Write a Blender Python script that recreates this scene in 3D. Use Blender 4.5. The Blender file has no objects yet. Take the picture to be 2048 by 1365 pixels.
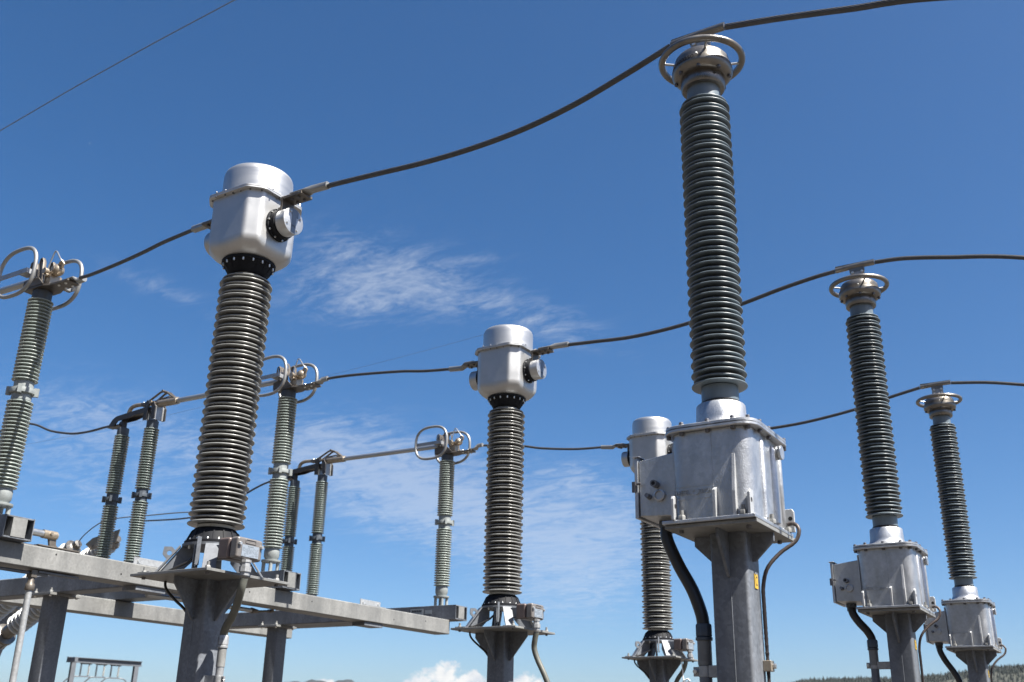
import bpy, math, random
from math import sin, cos, pi, radians
from mathutils import Vector, Matrix
random.seed(7)
S = bpy.context.scene
COL = S.collection

# ------------------------------------------------------------------ camera
cam = bpy.data.cameras.new("camera")
camo = bpy.data.objects.new("camera", cam)
COL.objects.link(camo)
camo.matrix_world = (Matrix.Translation((0, 0, 1.7)) @ Matrix.Rotation(radians(31.872), 4, 'Z')
                     @ Matrix.Rotation(radians(90 + 21.159), 4, 'X') @ Matrix.Rotation(radians(1.270), 4, 'Z'))
cam.sensor_width = 36
cam.lens = 35.98
cam.clip_start = 0.1
cam.clip_end = 20000
cam.dof.use_dof = True
cam.dof.focus_distance = 5.3
cam.dof.aperture_fstop = 4.5
S.camera = camo

# ------------------------------------------------------------------ light
SUN_EL, SUN_AZ = radians(56), radians(-2.8)          # azimuth measured from +X towards +Y
sun = bpy.data.lights.new("sun", 'SUN')
sun.energy = 5.0
sun.angle = radians(0.53)
sun.color = (1.0, 0.95, 0.87)
suno = bpy.data.objects.new("sun", sun)
COL.objects.link(suno)
sd = Vector((cos(SUN_EL) * cos(SUN_AZ), cos(SUN_EL) * sin(SUN_AZ), sin(SUN_EL)))
suno.rotation_euler = sd.to_track_quat('Z', 'Y').to_euler()

S.view_settings.view_transform = 'Standard'
S.view_settings.look = 'None'
S.view_settings.exposure = 1.70
S.view_settings.gamma = 1.0
S.cycles.max_bounces = 8
S.cycles.diffuse_bounces = 4

# ------------------------------------------------------------------ sky with thin cirrus and low cumulus
# each entry: centre direction, two inverse-size axes, strength
CIRRUS = [
    ((-0.5843, 0.6952, 0.4187), (7.806, 7.317, -1.255), (10.684, -6.882, 26.333), 0.55),
    ((-0.6125, 0.6876, 0.3901), (10.465, 8.683, 1.128), (7.835, -14.319, 37.54), 0.35),
    ((-0.4652, 0.7992, 0.3807), (8.729, 6.576, -3.138), (22.55, -8.383, 45.16), 0.38),
    ((-0.7314, 0.567, 0.379), (8.919, 14.036, -3.786), (40.725, -3.336, 83.58), 0.3),
    ((-0.8029, 0.5383, 0.2561), (8.494, 11.736, 1.96), (3.901, -7.499, 27.991), 0.45),
    ((-0.7419, 0.6236, 0.2464), (10.692, 13.227, -1.283), (8.117, -3.365, 32.961), 0.4),
    ((-0.6076, 0.7607, 0.2284), (8.067, 6.943, -1.663), (6.017, -1.757, 21.86), 0.8),
    ((-0.4736, 0.8663, 0.1589), (11.985, 6.521, 0.173), (1.209, -2.709, 18.369), 0.8),
    ((-0.6557, 0.7117, 0.2522), (15.261, 13.567, 1.393), (4.05, -7.938, 32.928), 0.5),
    ((-0.5515, 0.8078, 0.208), (11.034, 7.9, -1.427), (5.241, -2.827, 24.881), 0.6),
    ((-0.4581, 0.8577, 0.2332), (30.114, 16.024, 0.221), (5.322, -10.688, 49.756), 0.35),
    ((-0.5014, 0.7487, 0.4337), (34.869, 21.083, 3.917), (25.881, -71.197, 152.815), 0.35),
    ((-0.4327, 0.881, 0.1916), (14.844, 7.908, -2.838), (6.022, -2.425, 24.747), 0.4),
    ((-0.7792, 0.5964, 0.193), (7.479, 10.265, -1.526), (7.71, -0.679, 33.223), 0.35),
]
CUMULUS = [
    ((-0.5772, 0.815, 0.0517), (33.426, 23.609, 0.99), (0.69, -3.833, 68.113), 1),
    ((-0.5523, 0.8322, 0.048), (50.18, 33.225, 1.351), (0.8, -5.365, 102.193), .75),
    ((-0.5103, 0.8586, 0.0482), (44.002, 26.095, 1.026), (0.942, -6.61, 127.747), 1),
    ((-0.6514, 0.7565, 0.0575), (77.631, 66.608, 3.1), (3.298, -14.404, 226.934), 0.8),
    ((-0.6595, 0.7504, 0.0437), (54.943, 48.169, 2.087), (1.507, -10.576, 204.395), 0.8),
    ((-0.5994, 0.7992, 0.044), (54.607, 40.863, 1.701), (1.099, -8.558, 170.343), 1),
]
W = bpy.data.worlds.new("World")
S.world = W
W.use_nodes = True
nt = W.node_tree
nt.nodes.clear()
N, L = nt.nodes.new, nt.links.new


def wmath(op, a, b=None, c=None):
    n = N('ShaderNodeMath')
    n.operation = op
    for i, v in enumerate((a, b, c)):
        if v is None:
            continue
        if isinstance(v, (int, float)):
            n.inputs[i].default_value = v
        else:
            L(v, n.inputs[i])
    return n.outputs[0]


def wdot(vec, axis):
    n = N('ShaderNodeVectorMath')
    n.operation = 'DOT_PRODUCT'
    L(vec, n.inputs[0])
    n.inputs[1].default_value = axis
    return n.outputs['Value']


def blobs(vec, items):
    tot = None
    for c, e1, e2, s in items:
        sub = N('ShaderNodeVectorMath')
        sub.operation = 'SUBTRACT'
        L(vec, sub.inputs[0])
        sub.inputs[1].default_value = c
        a = wdot(sub.outputs[0], e1)
        b = wdot(sub.outputs[0], e2)
        q = wmath('ADD', wmath('MULTIPLY', a, a), wmath('MULTIPLY', b, b))
        g = wmath('MULTIPLY', wmath('POWER', 2.718, wmath('MULTIPLY', q, -1.0)), s)
        tot = g if tot is None else wmath('ADD', tot, g)
    return tot


def wramp(v, lo, hi):
    n = N('ShaderNodeMapRange')
    n.interpolation_type = 'SMOOTHSTEP'
    L(v, n.inputs[0])
    n.inputs[1].default_value = lo
    n.inputs[2].default_value = hi
    return n.outputs[0]


tc = N('ShaderNodeTexCoord')
dirv = tc.outputs['Generated']
sky = N('ShaderNodeTexSky')
sky.sky_type = 'NISHITA'
sky.sun_disc = False
sky.sun_elevation = SUN_EL
sky.sun_rotation = pi / 2 - SUN_AZ
sky.altitude = 0
sky.air_density = 0.7
sky.dust_density = 1.5
sky.ozone_density = 1.5
# cloud sheet coordinates: the direction projected on a flat layer high above
sep = N('ShaderNodeSeparateXYZ')
L(dirv, sep.inputs[0])
zc = wmath('MAXIMUM', sep.outputs[2], 0.02)
comb = N('ShaderNodeCombineXYZ')
L(wmath('DIVIDE', sep.outputs[0], wmath('ADD', zc, 0.06)), comb.inputs[0])
L(wmath('DIVIDE', sep.outputs[1], wmath('ADD', zc, 0.06)), comb.inputs[1])


def wnoise(vec, scale, detail, rough, dist, rot=0.0, sc=(1, 1, 1)):
    mp = N('ShaderNodeMapping')
    L(vec, mp.inputs[0])
    mp.inputs['Rotation'].default_value = (0, 0, rot)
    mp.inputs['Scale'].default_value = sc
    n = N('ShaderNodeTexNoise')
    L(mp.outputs[0], n.inputs['Vector'])
    n.inputs['Scale'].default_value = scale
    n.inputs['Detail'].default_value = detail
    n.inputs['Roughness'].default_value = rough
    n.inputs['Distortion'].default_value = dist
    return n.outputs['Fac']


n1 = wnoise(comb.outputs[0], 6.0, 9, 0.68, 1.2, -0.95, (1.0, 1.9, 1.0))
n2 = wnoise(comb.outputs[0], 21.0, 8, 0.66, 0.9, -1.05, (1.0, 2.6, 1.0))
nn = wmath('ADD', wmath('MULTIPLY', n1, 0.70), wmath('MULTIPLY', n2, 0.30))
cm = blobs(dirv, CIRRUS)
cir = wmath('MULTIPLY', wramp(wmath('ADD', nn, wmath('MULTIPLY', cm, 0.26)), 0.48, 0.82),
            wmath('MINIMUM', wmath('MULTIPLY', cm, 1.15), 0.42))
cu_m = blobs(dirv, CUMULUS)
cn = wnoise(dirv, 62.0, 8, 0.6, 0.15, 0, (1, 1, 1.15))
cum = wramp(wmath('ADD', cu_m, wmath('MULTIPLY', wmath('SUBTRACT', cn, 0.5), 2.3)), 0.50, 0.92)
cshade = wramp(wnoise(dirv, 42.0, 4, 0.5, 0.2), 0.34, 0.62)
skyc = N('ShaderNodeHueSaturation')
skyc.inputs['Saturation'].default_value = 1.27
tint = N('ShaderNodeVectorMath')
tint.operation = 'MULTIPLY'
tint.inputs[1].default_value = (0.93, 0.97, 1.0)
L(sky.outputs[0], tint.inputs[0])
L(tint.outputs[0], skyc.inputs['Color'])


def wmix(fac, a, b):
    m = N('ShaderNodeMix')
    m.data_type = 'RGBA'
    L(fac, m.inputs[0])
    for i, v in ((6, a), (7, b)):
        if isinstance(v, tuple):
            m.inputs[i].default_value = v
        else:
            L(v, m.inputs[i])
    return m.outputs[2]


ccol = wmix(cshade, (3.8, 4.1, 4.6, 1), (5.7, 5.65, 5.5, 1))
c1 = wmix(cir, skyc.outputs[0], (4.3, 4.7, 5.3, 1))
c2 = wmix(cum, c1, ccol)
bg = N('ShaderNodeBackground')
L(c2, bg.inputs[0])
bg.inputs[1].default_value = 0.052
wo = N('ShaderNodeOutputWorld')
L(bg.outputs[0], wo.inputs[0])


# ------------------------------------------------------------------ materials
def material(name, base, rough=0.5, metal=0.0, var=0.0, vscale=8.0, vstretch=(1, 1, 1), bump=0.0, bscale=60.0,
             spec=0.5, spangle=0.0, rvar=0.0, stain=None, stain_scale=3.0, coat=0.0):
    m = bpy.data.materials.new(name)
    m.use_nodes = True
    t = m.node_tree
    b = t.nodes['Principled BSDF']
    b.inputs['Base Color'].default_value = (*base, 1)
    b.inputs['Roughness'].default_value = rough
    b.inputs['Metallic'].default_value = metal
    b.inputs['Specular IOR Level'].default_value = spec
    b.inputs['Coat Weight'].default_value = coat
    b.inputs['Coat Roughness'].default_value = 0.1
    tc = t.nodes.new('ShaderNodeTexCoord')
    oi = t.nodes.new('ShaderNodeObjectInfo')
    add = t.nodes.new('ShaderNodeVectorMath')
    add.operation = 'ADD'
    mulv = t.nodes.new('ShaderNodeVectorMath')
    mulv.operation = 'SCALE'
    t.links.new(oi.outputs['Location'], mulv.inputs[0])
    mulv.inputs['Scale'].default_value = 0.37
    t.links.new(tc.outputs['Object'], add.inputs[0])
    t.links.new(mulv.outputs[0], add.inputs[1])
    mp = t.nodes.new('ShaderNodeMapping')
    mp.inputs['Scale'].default_value = vstretch
    t.links.new(add.outputs[0], mp.inputs[0])
    col = None
    if var or rvar or stain:
        n = t.nodes.new('ShaderNodeTexNoise')
        n.inputs['Scale'].default_value = vscale
        n.inputs['Detail'].default_value = 8
        n.inputs['Roughness'].default_value = 0.62
        t.links.new(mp.outputs[0], n.inputs['Vector'])
        mr = t.nodes.new('ShaderNodeMapRange')
        mr.inputs[1].default_value = 0.28
        mr.inputs[2].default_value = 0.72
        mr.inputs[3].default_value = 1 - var
        mr.inputs[4].default_value = 1 + var
        t.links.new(n.outputs['Fac'], mr.inputs[0])
        vm = t.nodes.new('ShaderNodeVectorMath')
        vm.operation = 'SCALE'
        vm.inputs[0].default_value = base
        t.links.new(mr.outputs[0], vm.inputs['Scale'])
        col = vm.outputs[0]
        if spangle:
            vo = t.nodes.new('ShaderNodeTexVoronoi')
            vo.inputs['Scale'].default_value = 70
            t.links.new(add.outputs[0], vo.inputs['Vector'])
            sx = t.nodes.new('ShaderNodeSeparateColor')
            t.links.new(vo.outputs['Color'], sx.inputs[0])
            m2 = t.nodes.new('ShaderNodeMapRange')
            m2.inputs[3].default_value = 1 - spangle
            m2.inputs[4].default_value = 1 + spangle
            t.links.new(sx.outputs[0], m2.inputs[0])
            v2 = t.nodes.new('ShaderNodeVectorMath')
            v2.operation = 'SCALE'
            t.links.new(col, v2.inputs[0])
            t.links.new(m2.outputs[0], v2.inputs['Scale'])
            col = v2.outputs[0]
        if stain:
            n3 = t.nodes.new('ShaderNodeTexNoise')
            n3.inputs['Scale'].default_value = stain_scale
            n3.inputs['Detail'].default_value = 6
            n3.inputs['Distortion'].default_value = 0.6
            t.links.new(mp.outputs[0], n3.inputs['Vector'])
            m3 = t.nodes.new('ShaderNodeMapRange')
            m3.inputs[1].default_value = 0.5
            m3.inputs[2].default_value = 0.72
            m3.inputs[4].default_value = 0.75
            t.links.new(n3.outputs['Fac'], m3.inputs[0])
            mx = t.nodes.new('ShaderNodeMix')
            mx.data_type = 'RGBA'
            t.links.new(m3.outputs[0], mx.inputs[0])
            t.links.new(col, mx.inputs[6])
            mx.inputs[7].default_value = (*stain, 1)
            col = mx.outputs[2]
        t.links.new(col, b.inputs['Base Color'])
        if rvar:
            m4 = t.nodes.new('ShaderNodeMapRange')
            m4.inputs[1].default_value = 0.3
            m4.inputs[2].default_value = 0.7
            m4.inputs[3].default_value = max(0.05, rough - rvar)
            m4.inputs[4].default_value = rough + rvar
            t.links.new(n.outputs['Fac'], m4.inputs[0])
            t.links.new(m4.outputs[0], b.inputs['Roughness'])
    if bump:
        nb = t.nodes.new('ShaderNodeTexNoise')
        nb.inputs['Scale'].default_value = bscale
        nb.inputs['Detail'].default_value = 4
        t.links.new(mp.outputs[0], nb.inputs['Vector'])
        bp = t.nodes.new('ShaderNodeBump')
        bp.inputs['Strength'].default_value = bump
        bp.inputs['Distance'].default_value = 0.004
        t.links.new(nb.outputs['Fac'], bp.inputs['Height'])
        t.links.new(bp.outputs[0], b.inputs['Normal'])
    return m


M = {
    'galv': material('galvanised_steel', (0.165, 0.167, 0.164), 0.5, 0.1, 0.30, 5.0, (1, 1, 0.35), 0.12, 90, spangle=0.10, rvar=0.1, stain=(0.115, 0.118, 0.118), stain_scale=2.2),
    'galv_shade': material('shaded_galvanised_steel', (0.12, 0.131, 0.15), 0.5, 0.1, 0.36, 7.0, (1, 1, 0.25), 0.1, 80, spangle=0.16, rvar=0.1, stain=(0.072, 0.08, 0.093), stain_scale=3.0),  # galvanised steel copy with shade put into its darker, bluer colour
    'galv_new': material('bright_zinc_steel', (0.32, 0.33, 0.34), 0.42, 0.5, 0.15, 12, (1, 1, 1), 0.08, 120, spangle=0.12),
    'cast': material('cast_aluminium', (0.44, 0.455, 0.475), 0.40, 0.85, 0.16, 20.0, (1, 1, 0.5), 0.4, 260, rvar=0.08, spangle=0.06, stain=(0.36, 0.37, 0.39), stain_scale=7.0),
    'cast_sunlit': material('sunlit_cast_aluminium', (0.37, 0.38, 0.39), 0.45, 0.3, 0.15, 20, (1, 1, 1), 0.2, 200),  # cast metal copy with sunlight put into its tone, for ribs and lugs
    'spun': material('spun_aluminium', (0.46, 0.465, 0.47), 0.42, 0.85, 0.05, 5.0, (1, 1, 14), 0.03, 30, rvar=0.05),
    'blast': material('blasted_aluminium', (0.47, 0.475, 0.48), 0.48, 0.85, 0.10, 7.0, (1, 1, 1), 0.08, 300, rvar=0.04),
    'alu_pipe': material('drawn_aluminium', (0.38, 0.39, 0.40), 0.34, 0.85, 0.12, 10, (0.2, 1, 1), 0.04, 100, rvar=0.08),
    'alu_worn': material('weathered_aluminium', (0.185, 0.175, 0.162), 0.34, 0.8, 0.25, 14, (1, 1, 1), 0.15, 120, rvar=0.1, stain=(0.26, 0.22, 0.17), stain_scale=8),
    'dark_cast': material('tarnished_casting', (0.13, 0.115, 0.10), 0.45, 0.6, 0.25, 18, (1, 1, 1), 0.15, 140),
    'alu_loop': material('grey_aluminium_tube', (0.28, 0.28, 0.275), 0.4, 0.6, 0.15, 14, (1, 1, 1), 0.1, 120),
    'darker_cast': material('dark_grey_casting', (0.055, 0.052, 0.052), 0.42, 0.5, 0.3, 18, (1, 1, 1), 0.15, 140),
    'brass': material('tinned_copper', (0.33, 0.28, 0.22), 0.4, 0.7, 0.25, 20, (1, 1, 1), 0.1, 120),
    'black': material('black_coated_flange', (0.011, 0.012, 0.015), 0.65, 0.0, 0.2, 20, (1, 1, 1), 0.1, 200, spec=0.15),
    'rubber': material('black_rubber', (0.02, 0.02, 0.021), 0.38, 0.0, 0.15, 15),
    'hose_grey': material('grey_hose', (0.085, 0.088, 0.076), 0.5, 0.0, 0.15, 15, (1, 1, 1), 0.1, 60),
    'sil_grey': material('grey_silicone', (0.108, 0.136, 0.158), 0.36, 0.0, 0.28, 9, (1, 1, 0.12), 0, spec=0.5, rvar=0.08),
    'porc_brown': material('brown_grey_porcelain', (0.178, 0.182, 0.178), 0.28, 0.0, 0.3, 9, (1, 1, 0.12), 0, spec=0.55, rvar=0.1),
    'porc_green': material('pale_grey_porcelain', (0.255, 0.292, 0.276), 0.28, 0.0, 0.2, 12, (1, 1, 0.12), 0, spec=0.55, rvar=0.08),
    'porc_shade': material('shaded_grey_porcelain', (0.165, 0.20, 0.19), 0.28, 0.0, 0.25, 12, (1, 1, 0.12), 0, spec=0.55, rvar=0.08),  # rear post porcelain, shade from nearby gear put into its colour
    'porc_white': material('white_porcelain', (0.40, 0.40, 0.38), 0.22, 0.0, 0.08, 6, (1, 1, 1), 0, spec=0.6, coat=0.3),
    'neck': material('cement_neck', (0.40, 0.42, 0.42), 0.6, 0.0, 0.2, 20, (1, 1, 0.3), 0.1, 90),
    'cap_grey': material('grey_metal_cap', (0.062, 0.075, 0.092), 0.5, 0.2, 0.2, 14, (1, 1, 1), 0.1, 120),
    'cap_pale': material('pale_metal_cap', (0.22, 0.24, 0.24), 0.5, 0.2, 0.2, 14, (1, 1, 1), 0.1, 120),
    'cable': material('stranded_conductor', (0.075, 0.075, 0.077), 0.42, 0.5, 0.2, 30),
    'thin_cable': material('weathered_wire', (0.16, 0.17, 0.18), 0.5, 0.5),
    'earth': material('brown_earth_cable', (0.042, 0.032, 0.030), 0.5, 0.2, 0.2, 40),
    'bolt': material('zinc_bolt', (0.62, 0.62, 0.60), 0.35, 0.85, 0.15, 40),
    'bolt_dark': material('dark_bolt', (0.10, 0.10, 0.11), 0.4, 0.6),
    'box_brown': material('brown_junction_box', (0.11, 0.085, 0.08), 0.42, 0.25, 0.2, 20, (1, 1, 1), 0.15, 160),
    'box_face': material('grey_junction_cover', (0.15, 0.14, 0.135), 0.4, 0.3, 0.2, 20, (1, 1, 1), 0.15, 160),
    'plate': material('name_plate', (0.38, 0.42, 0.46), 0.35, 0.6),
    'ink': material('black_ink', (0.012, 0.012, 0.014), 0.6),
    'ink_grey': material('grey_print', (0.12, 0.14, 0.16), 0.6),
    'yellow': material('yellow_label', (0.42, 0.27, 0.03), 0.45),
    'strip': material('grey_anodised', (0.16, 0.19, 0.23), 0.45, 0.5),
    'hole': material('dark_hole', (0.006, 0.006, 0.008), 0.8),
    'string': material('white_string', (0.8, 0.8, 0.78), 0.7),
    'far_steel': material('far_grey_steel', (0.10, 0.11, 0.125), 0.6, 0.3, 0.2, 2),
    'gravel': material('crushed_gravel', (0.055, 0.047, 0.039), 0.9, 0.0, 0.35, 3.0, (1, 1, 1), 0.6, 12),
    'pine': material('pine_needles', (0.013, 0.019, 0.015), 0.8, 0.0, 0.5, 0.12),
    'hill_floor': material('wooded_hill', (0.026, 0.028, 0.02), 0.9, 0.0, 0.5, 0.01),
    'hill_far': material('far_wooded_hill', (0.012, 0.016, 0.017), 0.9, 0.0, 0.4, 0.006),
}


# ------------------------------------------------------------------ mesh helpers
class MB:
    def __init__(s):
        s.v, s.f = [], []

    def add(s, vs, fs):
        o = len(s.v)
        s.v += [tuple(p) for p in vs]
        s.f += [tuple(i + o for i in q) for q in fs]
        return s

    def box(s, x0, x1, y0, y1, z0, z1, mat=None):
        vs = [Vector((x, y, z)) for z in (z0, z1) for x, y in ((x0, y0), (x1, y0), (x1, y1), (x0, y1))]
        if mat is not None:
            vs = [mat @ p for p in vs]
        return s.add(vs, [(3, 2, 1, 0), (4, 5, 6, 7), (0, 1, 5, 4), (1, 2, 6, 5), (2, 3, 7, 6), (3, 0, 4, 7)])

    def lathe(s, prof, n=48, c=(0, 0, 0), mat=None, caps=True):
        vs, fs = [], []
        for r, z in prof:
            for k in range(n):
                a = 2 * pi * k / n
                p = Vector((c[0] + r * cos(a), c[1] + r * sin(a), c[2] + z))
                vs.append(mat @ p if mat is not None else p)
        for i in range(len(prof) - 1):
            for k in range(n):
                k2 = (k + 1) % n
                fs.append((i * n + k, i * n + k2, (i + 1) * n + k2, (i + 1) * n + k))
        if caps:
            fs.append(tuple(range(n - 1, -1, -1)))
            fs.append(tuple((len(prof) - 1) * n + k for k in range(n)))
        return s.add(vs, fs)

    def cyl(s, p0, p1, r0, r1=None, n=20):
        p0, p1 = Vector(p0), Vector(p1)
        d = p1 - p0
        m = Matrix.Translation(p0) @ d.to_track_quat('Z', 'Y').to_matrix().to_4x4()
        return s.lathe([(r0, 0), (r0 if r1 is None else r1, d.length)], n, mat=m)

    def tube(s, pts, r, n=12, closed=False, lobes=0, twist=0.0, rx=None):
        pts = [Vector(p) for p in pts]
        m = len(pts)
        vs, fs = [], []
        t0 = (pts[1] - pts[0]).normalized()
        up = Vector((0, 0, 1)) if abs(t0.z) < 0.9 else Vector((1, 0, 0))
        nrm = (up - t0 * up.dot(t0)).normalized()
        dist = 0.0
        for i in range(m):
            if closed:
                t = (pts[(i + 1) % m] - pts[i - 1]).normalized()
            else:
                t = (pts[min(i + 1, m - 1)] - pts[max(i - 1, 0)]).normalized()
            nrm = (nrm - t * nrm.dot(t)).normalized()
            bi = t.cross(nrm)
            if i:
                dist += (pts[i] - pts[i - 1]).length
            for k in range(n):
                a = 2 * pi * k / n
                rr = r
                if lobes:
                    rr = r * (0.88 + 0.12 * abs(cos(lobes * 0.5 * a)))
                b = a + twist * dist
                vs.append(pts[i] + nrm * (rr * cos(b)) + bi * ((rr if rx is None else rx) * sin(b)))
        for i in range(m if closed else m - 1):
            j = (i + 1) % m
            for k in range(n):
                k2 = (k + 1) % n
                fs.append((i * n + k, i * n + k2, j * n + k2, j * n + k))
        if not closed:
            fs.append(tuple(range(n - 1, -1, -1)))
            fs.append(tuple((m - 1) * n + k for k in range(n)))
        return s.add(vs, fs)

    def prism(s, poly, origin, ax, ay, h):
        """polygon in the plane (ax, ay), thickened by h along ax x ay, centred"""
        o, ax, ay = Vector(origin), Vector(ax).normalized(), Vector(ay).normalized()
        nz = ax.cross(ay)
        n = len(poly)
        vs = [o + ax * a + ay * b - nz * h / 2 for a, b in poly] + [o + ax * a + ay * b + nz * h / 2 for a, b in poly]
        fs = [tuple(range(n - 1, -1, -1)), tuple(range(n, 2 * n))]
        for k in range(n):
            k2 = (k + 1) % n
            fs.append((k, k2, n + k2, n + k))
        return s.add(vs, fs)

    def sections(s, rings, caps=True):
        n = len(rings[0])
        vs = [p for r in rings for p in r]
        fs = []
        for i in range(len(rings) - 1):
            for k in range(n):
                k2 = (k + 1) % n
                fs.append((i * n + k, i * n + k2, (i + 1) * n + k2, (i + 1) * n + k))
        if caps:
            fs.append(tuple(range(n - 1, -1, -1)))
            fs.append(tuple((len(rings) - 1) * n + k for k in range(n)))
        return s.add(vs, fs)

    def torus(s, c, R, r, n=72, m=14):
        pts = [(c[0] + R * cos(2 * pi * k / n), c[1] + R * sin(2 * pi * k / n), c[2]) for k in range(n)]
        return s.tube(pts, r, m, closed=True)

    def sphere(s, c, r, n=24, m=12):
        return s.lathe([(max(r * sin(pi * i / m), 1e-4), -r * cos(pi * i / m)) for i in range(m + 1)], n, c)

    def build(s, name, m, parent=None, smooth=35, bevel=0.0, label=None):
        me = bpy.data.meshes.new(name)
        me.from_pydata(s.v, [], s.f)
        me.materials.append(m)
        if smooth:
            me.polygons.foreach_set('use_smooth', [True] * len(me.polygons))
            me.set_sharp_from_angle(angle=radians(smooth))
        me.update()
        o = bpy.data.objects.new(name, me)
        COL.objects.link(o)
        if parent is not None:
            o.parent = parent
        if bevel:
            b = o.modifiers.new('bevel', 'BEVEL')
            b.width = bevel
            b.segments = 2
            b.limit_method = 'ANGLE'
            b.angle_limit = radians(40)
            b.harden_normals = True
        if label:
            o['label'] = label
        return o


def tag(o, label, cat, group=None):
    o['label'] = label
    o['category'] = cat
    if group:
        o['group'] = group
    return o


def struct(o, kind='structure'):
    o['kind'] = kind
    return o


def thing(name, label, cat, loc, group=None):
    o = bpy.data.objects.new(name, None)
    o.empty_display_size = 0.1
    COL.objects.link(o)
    o.location = loc
    return tag(o, label, cat, group)


def copy_tree(o, parent=None):
    c = o.copy()
    COL.objects.link(c)
    if parent is not None:
        c.parent = parent
    for ch in list(o.children):
        copy_tree(ch, c)
    return c


def dup(o, loc, label):
    c = copy_tree(o)
    c.location = loc
    c['label'] = label
    return c


def instance(proto_mesh, name, m, parent, loc, rot=None):
    o = bpy.data.objects.new(name, proto_mesh)
    COL.objects.link(o)
    o.parent = parent
    o.location = loc
    if rot:
        o.rotation_euler = rot
    return o


def hex_bolt(r, h, stud=0.0):
    b = MB()
    b.lathe([(r, 0), (r, h * 0.8), (r * 0.85, h)], 6)
    if stud:
        b.lathe([(r * 0.55, h), (r * 0.55, h + stud)], 10)
    return b


def bolt_mesh(name, r, h, m, stud=0.0):
    o = hex_bolt(r, h, stud).build(name, m, None, 30)
    me = o.data
    bpy.data.objects.remove(o)
    return me


BOLT_S = bolt_mesh('bolt', 0.0065, 0.008, M['bolt'])
BOLT_X = bolt_mesh('bolt', 0.0055, 0.007, M['bolt_dark'])
BOLT_M = bolt_mesh('bolt', 0.010, 0.012, M['bolt'])
BOLT_D = bolt_mesh('bolt', 0.010, 0.012, M['bolt_dark'])
BOLT_T = bolt_mesh('bolt', 0.0062, 0.018, M['bolt'])
BOLT_L = bolt_mesh('bolt', 0.015, 0.018, M['galv'], 0.020)


def spline(pts, per=10):
    """Catmull-Rom through the points"""
    P = [Vector(p) for p in pts]
    P = [P[0] * 2 - P[1]] + P + [P[-1] * 2 - P[-2]]
    out = []
    for i in range(1, len(P) - 2):
        for k in range(per):
            t = k / per
            a, b, c, d = P[i - 1], P[i], P[i + 1], P[i + 2]
            out.append(0.5 * (2 * b + (c - a) * t + (2 * a - 5 * b + 4 * c - d) * t * t + (3 * b - a - 3 * c + d) * t ** 3))
    out.append(P[-2])
    return out


def round_rect(x0, x1, y0, y1, r, z, k=6):
    pts = []
    for cx, cy, a0 in ((x1 - r, y0 + r, -pi / 2), (x1 - r, y1 - r, 0), (x0 + r, y1 - r, pi / 2), (x0 + r, y0 + r, pi)):
        for i in range(k + 1):
            a = a0 + (pi / 2) * i / k
            pts.append((cx + r * cos(a), cy + r * sin(a), z))
    return pts


def sheds(zb, zt, pairs, core, rb, rs, tip=0.0045, drop=0.10):
    """profile (bottom to top) of alternating large and small rain sheds"""
    prof = []
    n = pairs * (2 if rs else 1)
    p = (zt - zb) / max(1, (n - 1)) if rs else (zt - zb) / (n - 1)
    for i in range(n):
        z = zb + p * i
        r = rb if (not rs or i % 2 == 0) else rs
        d = (r - core) * drop
        prof.append((core, z + d * 0.2 - tip))
        prof.append((core + (r - core) * 0.25, z + d * 0.1 - tip))
        for k in range(6):
            a = -pi / 2 + pi * k / 5
            prof.append((r - tip + tip * cos(a), z + tip * sin(a)))
        prof.append((core + (r - core) * 0.30, min(z + tip + d * 1.9, z + p - tip * 1.6)))
        prof.append((core, min(z + tip + d * 2.6, z + p - tip * 1.25)))
    # remove backward steps
    out = [prof[0]]
    for q in prof[1:]:
        out.append(q)
    return out


def text_mesh(body, size, extrude=0.0, shear=0.0):
    cu = bpy.data.curves.new('lettering', 'FONT')
    cu.body = body
    cu.size = size
    cu.extrude = extrude
    cu.shear = shear
    cu.align_x = 'CENTER'
    cu.align_y = 'CENTER'
    ob = bpy.data.objects.new('lettering', cu)
    COL.objects.link(ob)
    dg = bpy.context.evaluated_depsgraph_get()
    me = bpy.data.meshes.new_from_object(ob.evaluated_get(dg))
    bpy.data.objects.remove(ob)
    return me


def text_part(name, body, size, m, parent, fn, extrude=0.0, shear=0.0, xs=1.0):
    """lettering whose flat coordinates (u, v, w) are sent through fn to 3D"""
    me = text_mesh(body, size, extrude, shear)
    for v in me.vertices:
        v.co = fn(v.co.x * xs, v.co.y, v.co.z)
    me.materials.clear()
    me.materials.append(m)
    o = bpy.data.objects.new(name, me)
    COL.objects.link(o)
    o.parent = parent
    return o


# ------------------------------------------------------------------ ground and hills
g = MB()
gx = [-9000, -3000, -800, -200, -60, -20, 0, 20, 60, 200, 800, 3000, 9000]
for i in range(len(gx) - 1):
    for j in range(len(gx) - 1):
        g.add([(gx[i], gx[j], 0), (gx[i + 1], gx[j], 0), (gx[i + 1], gx[j + 1], 0), (gx[i], gx[j + 1], 0)], [(0, 1, 2, 3)])
struct(g.build('ground', M['gravel'], None, 0))

# ridge given as (azimuth from +Y towards +X in degrees, elevation in degrees as seen from the yard)
RIDGE = [(-24, 1.6), (-20, 2.35), (-17.2, 2.80), (-16.2, 3.0), (-14.5, 3.09), (-11.6, 3.12), (-10, 3.24), (-9, 3.40), (-7.2, 3.66),
         (-5.9, 3.70), (-3, 3.75), (2, 3.5), (8, 2.9), (14, 2.2), (20, 1.5)]


def ridge_el(az, tab):
    if az <= tab[0][0]:
        return tab[0][1]
    for (a0, e0), (a1, e1) in zip(tab, tab[1:]):
        if a0 <= az <= a1:
            t = (az - a0) / (a1 - a0)
            t = t * t * (3 - 2 * t)
            return e0 + (e1 - e0) * t
    return tab[-1][1]


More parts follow.
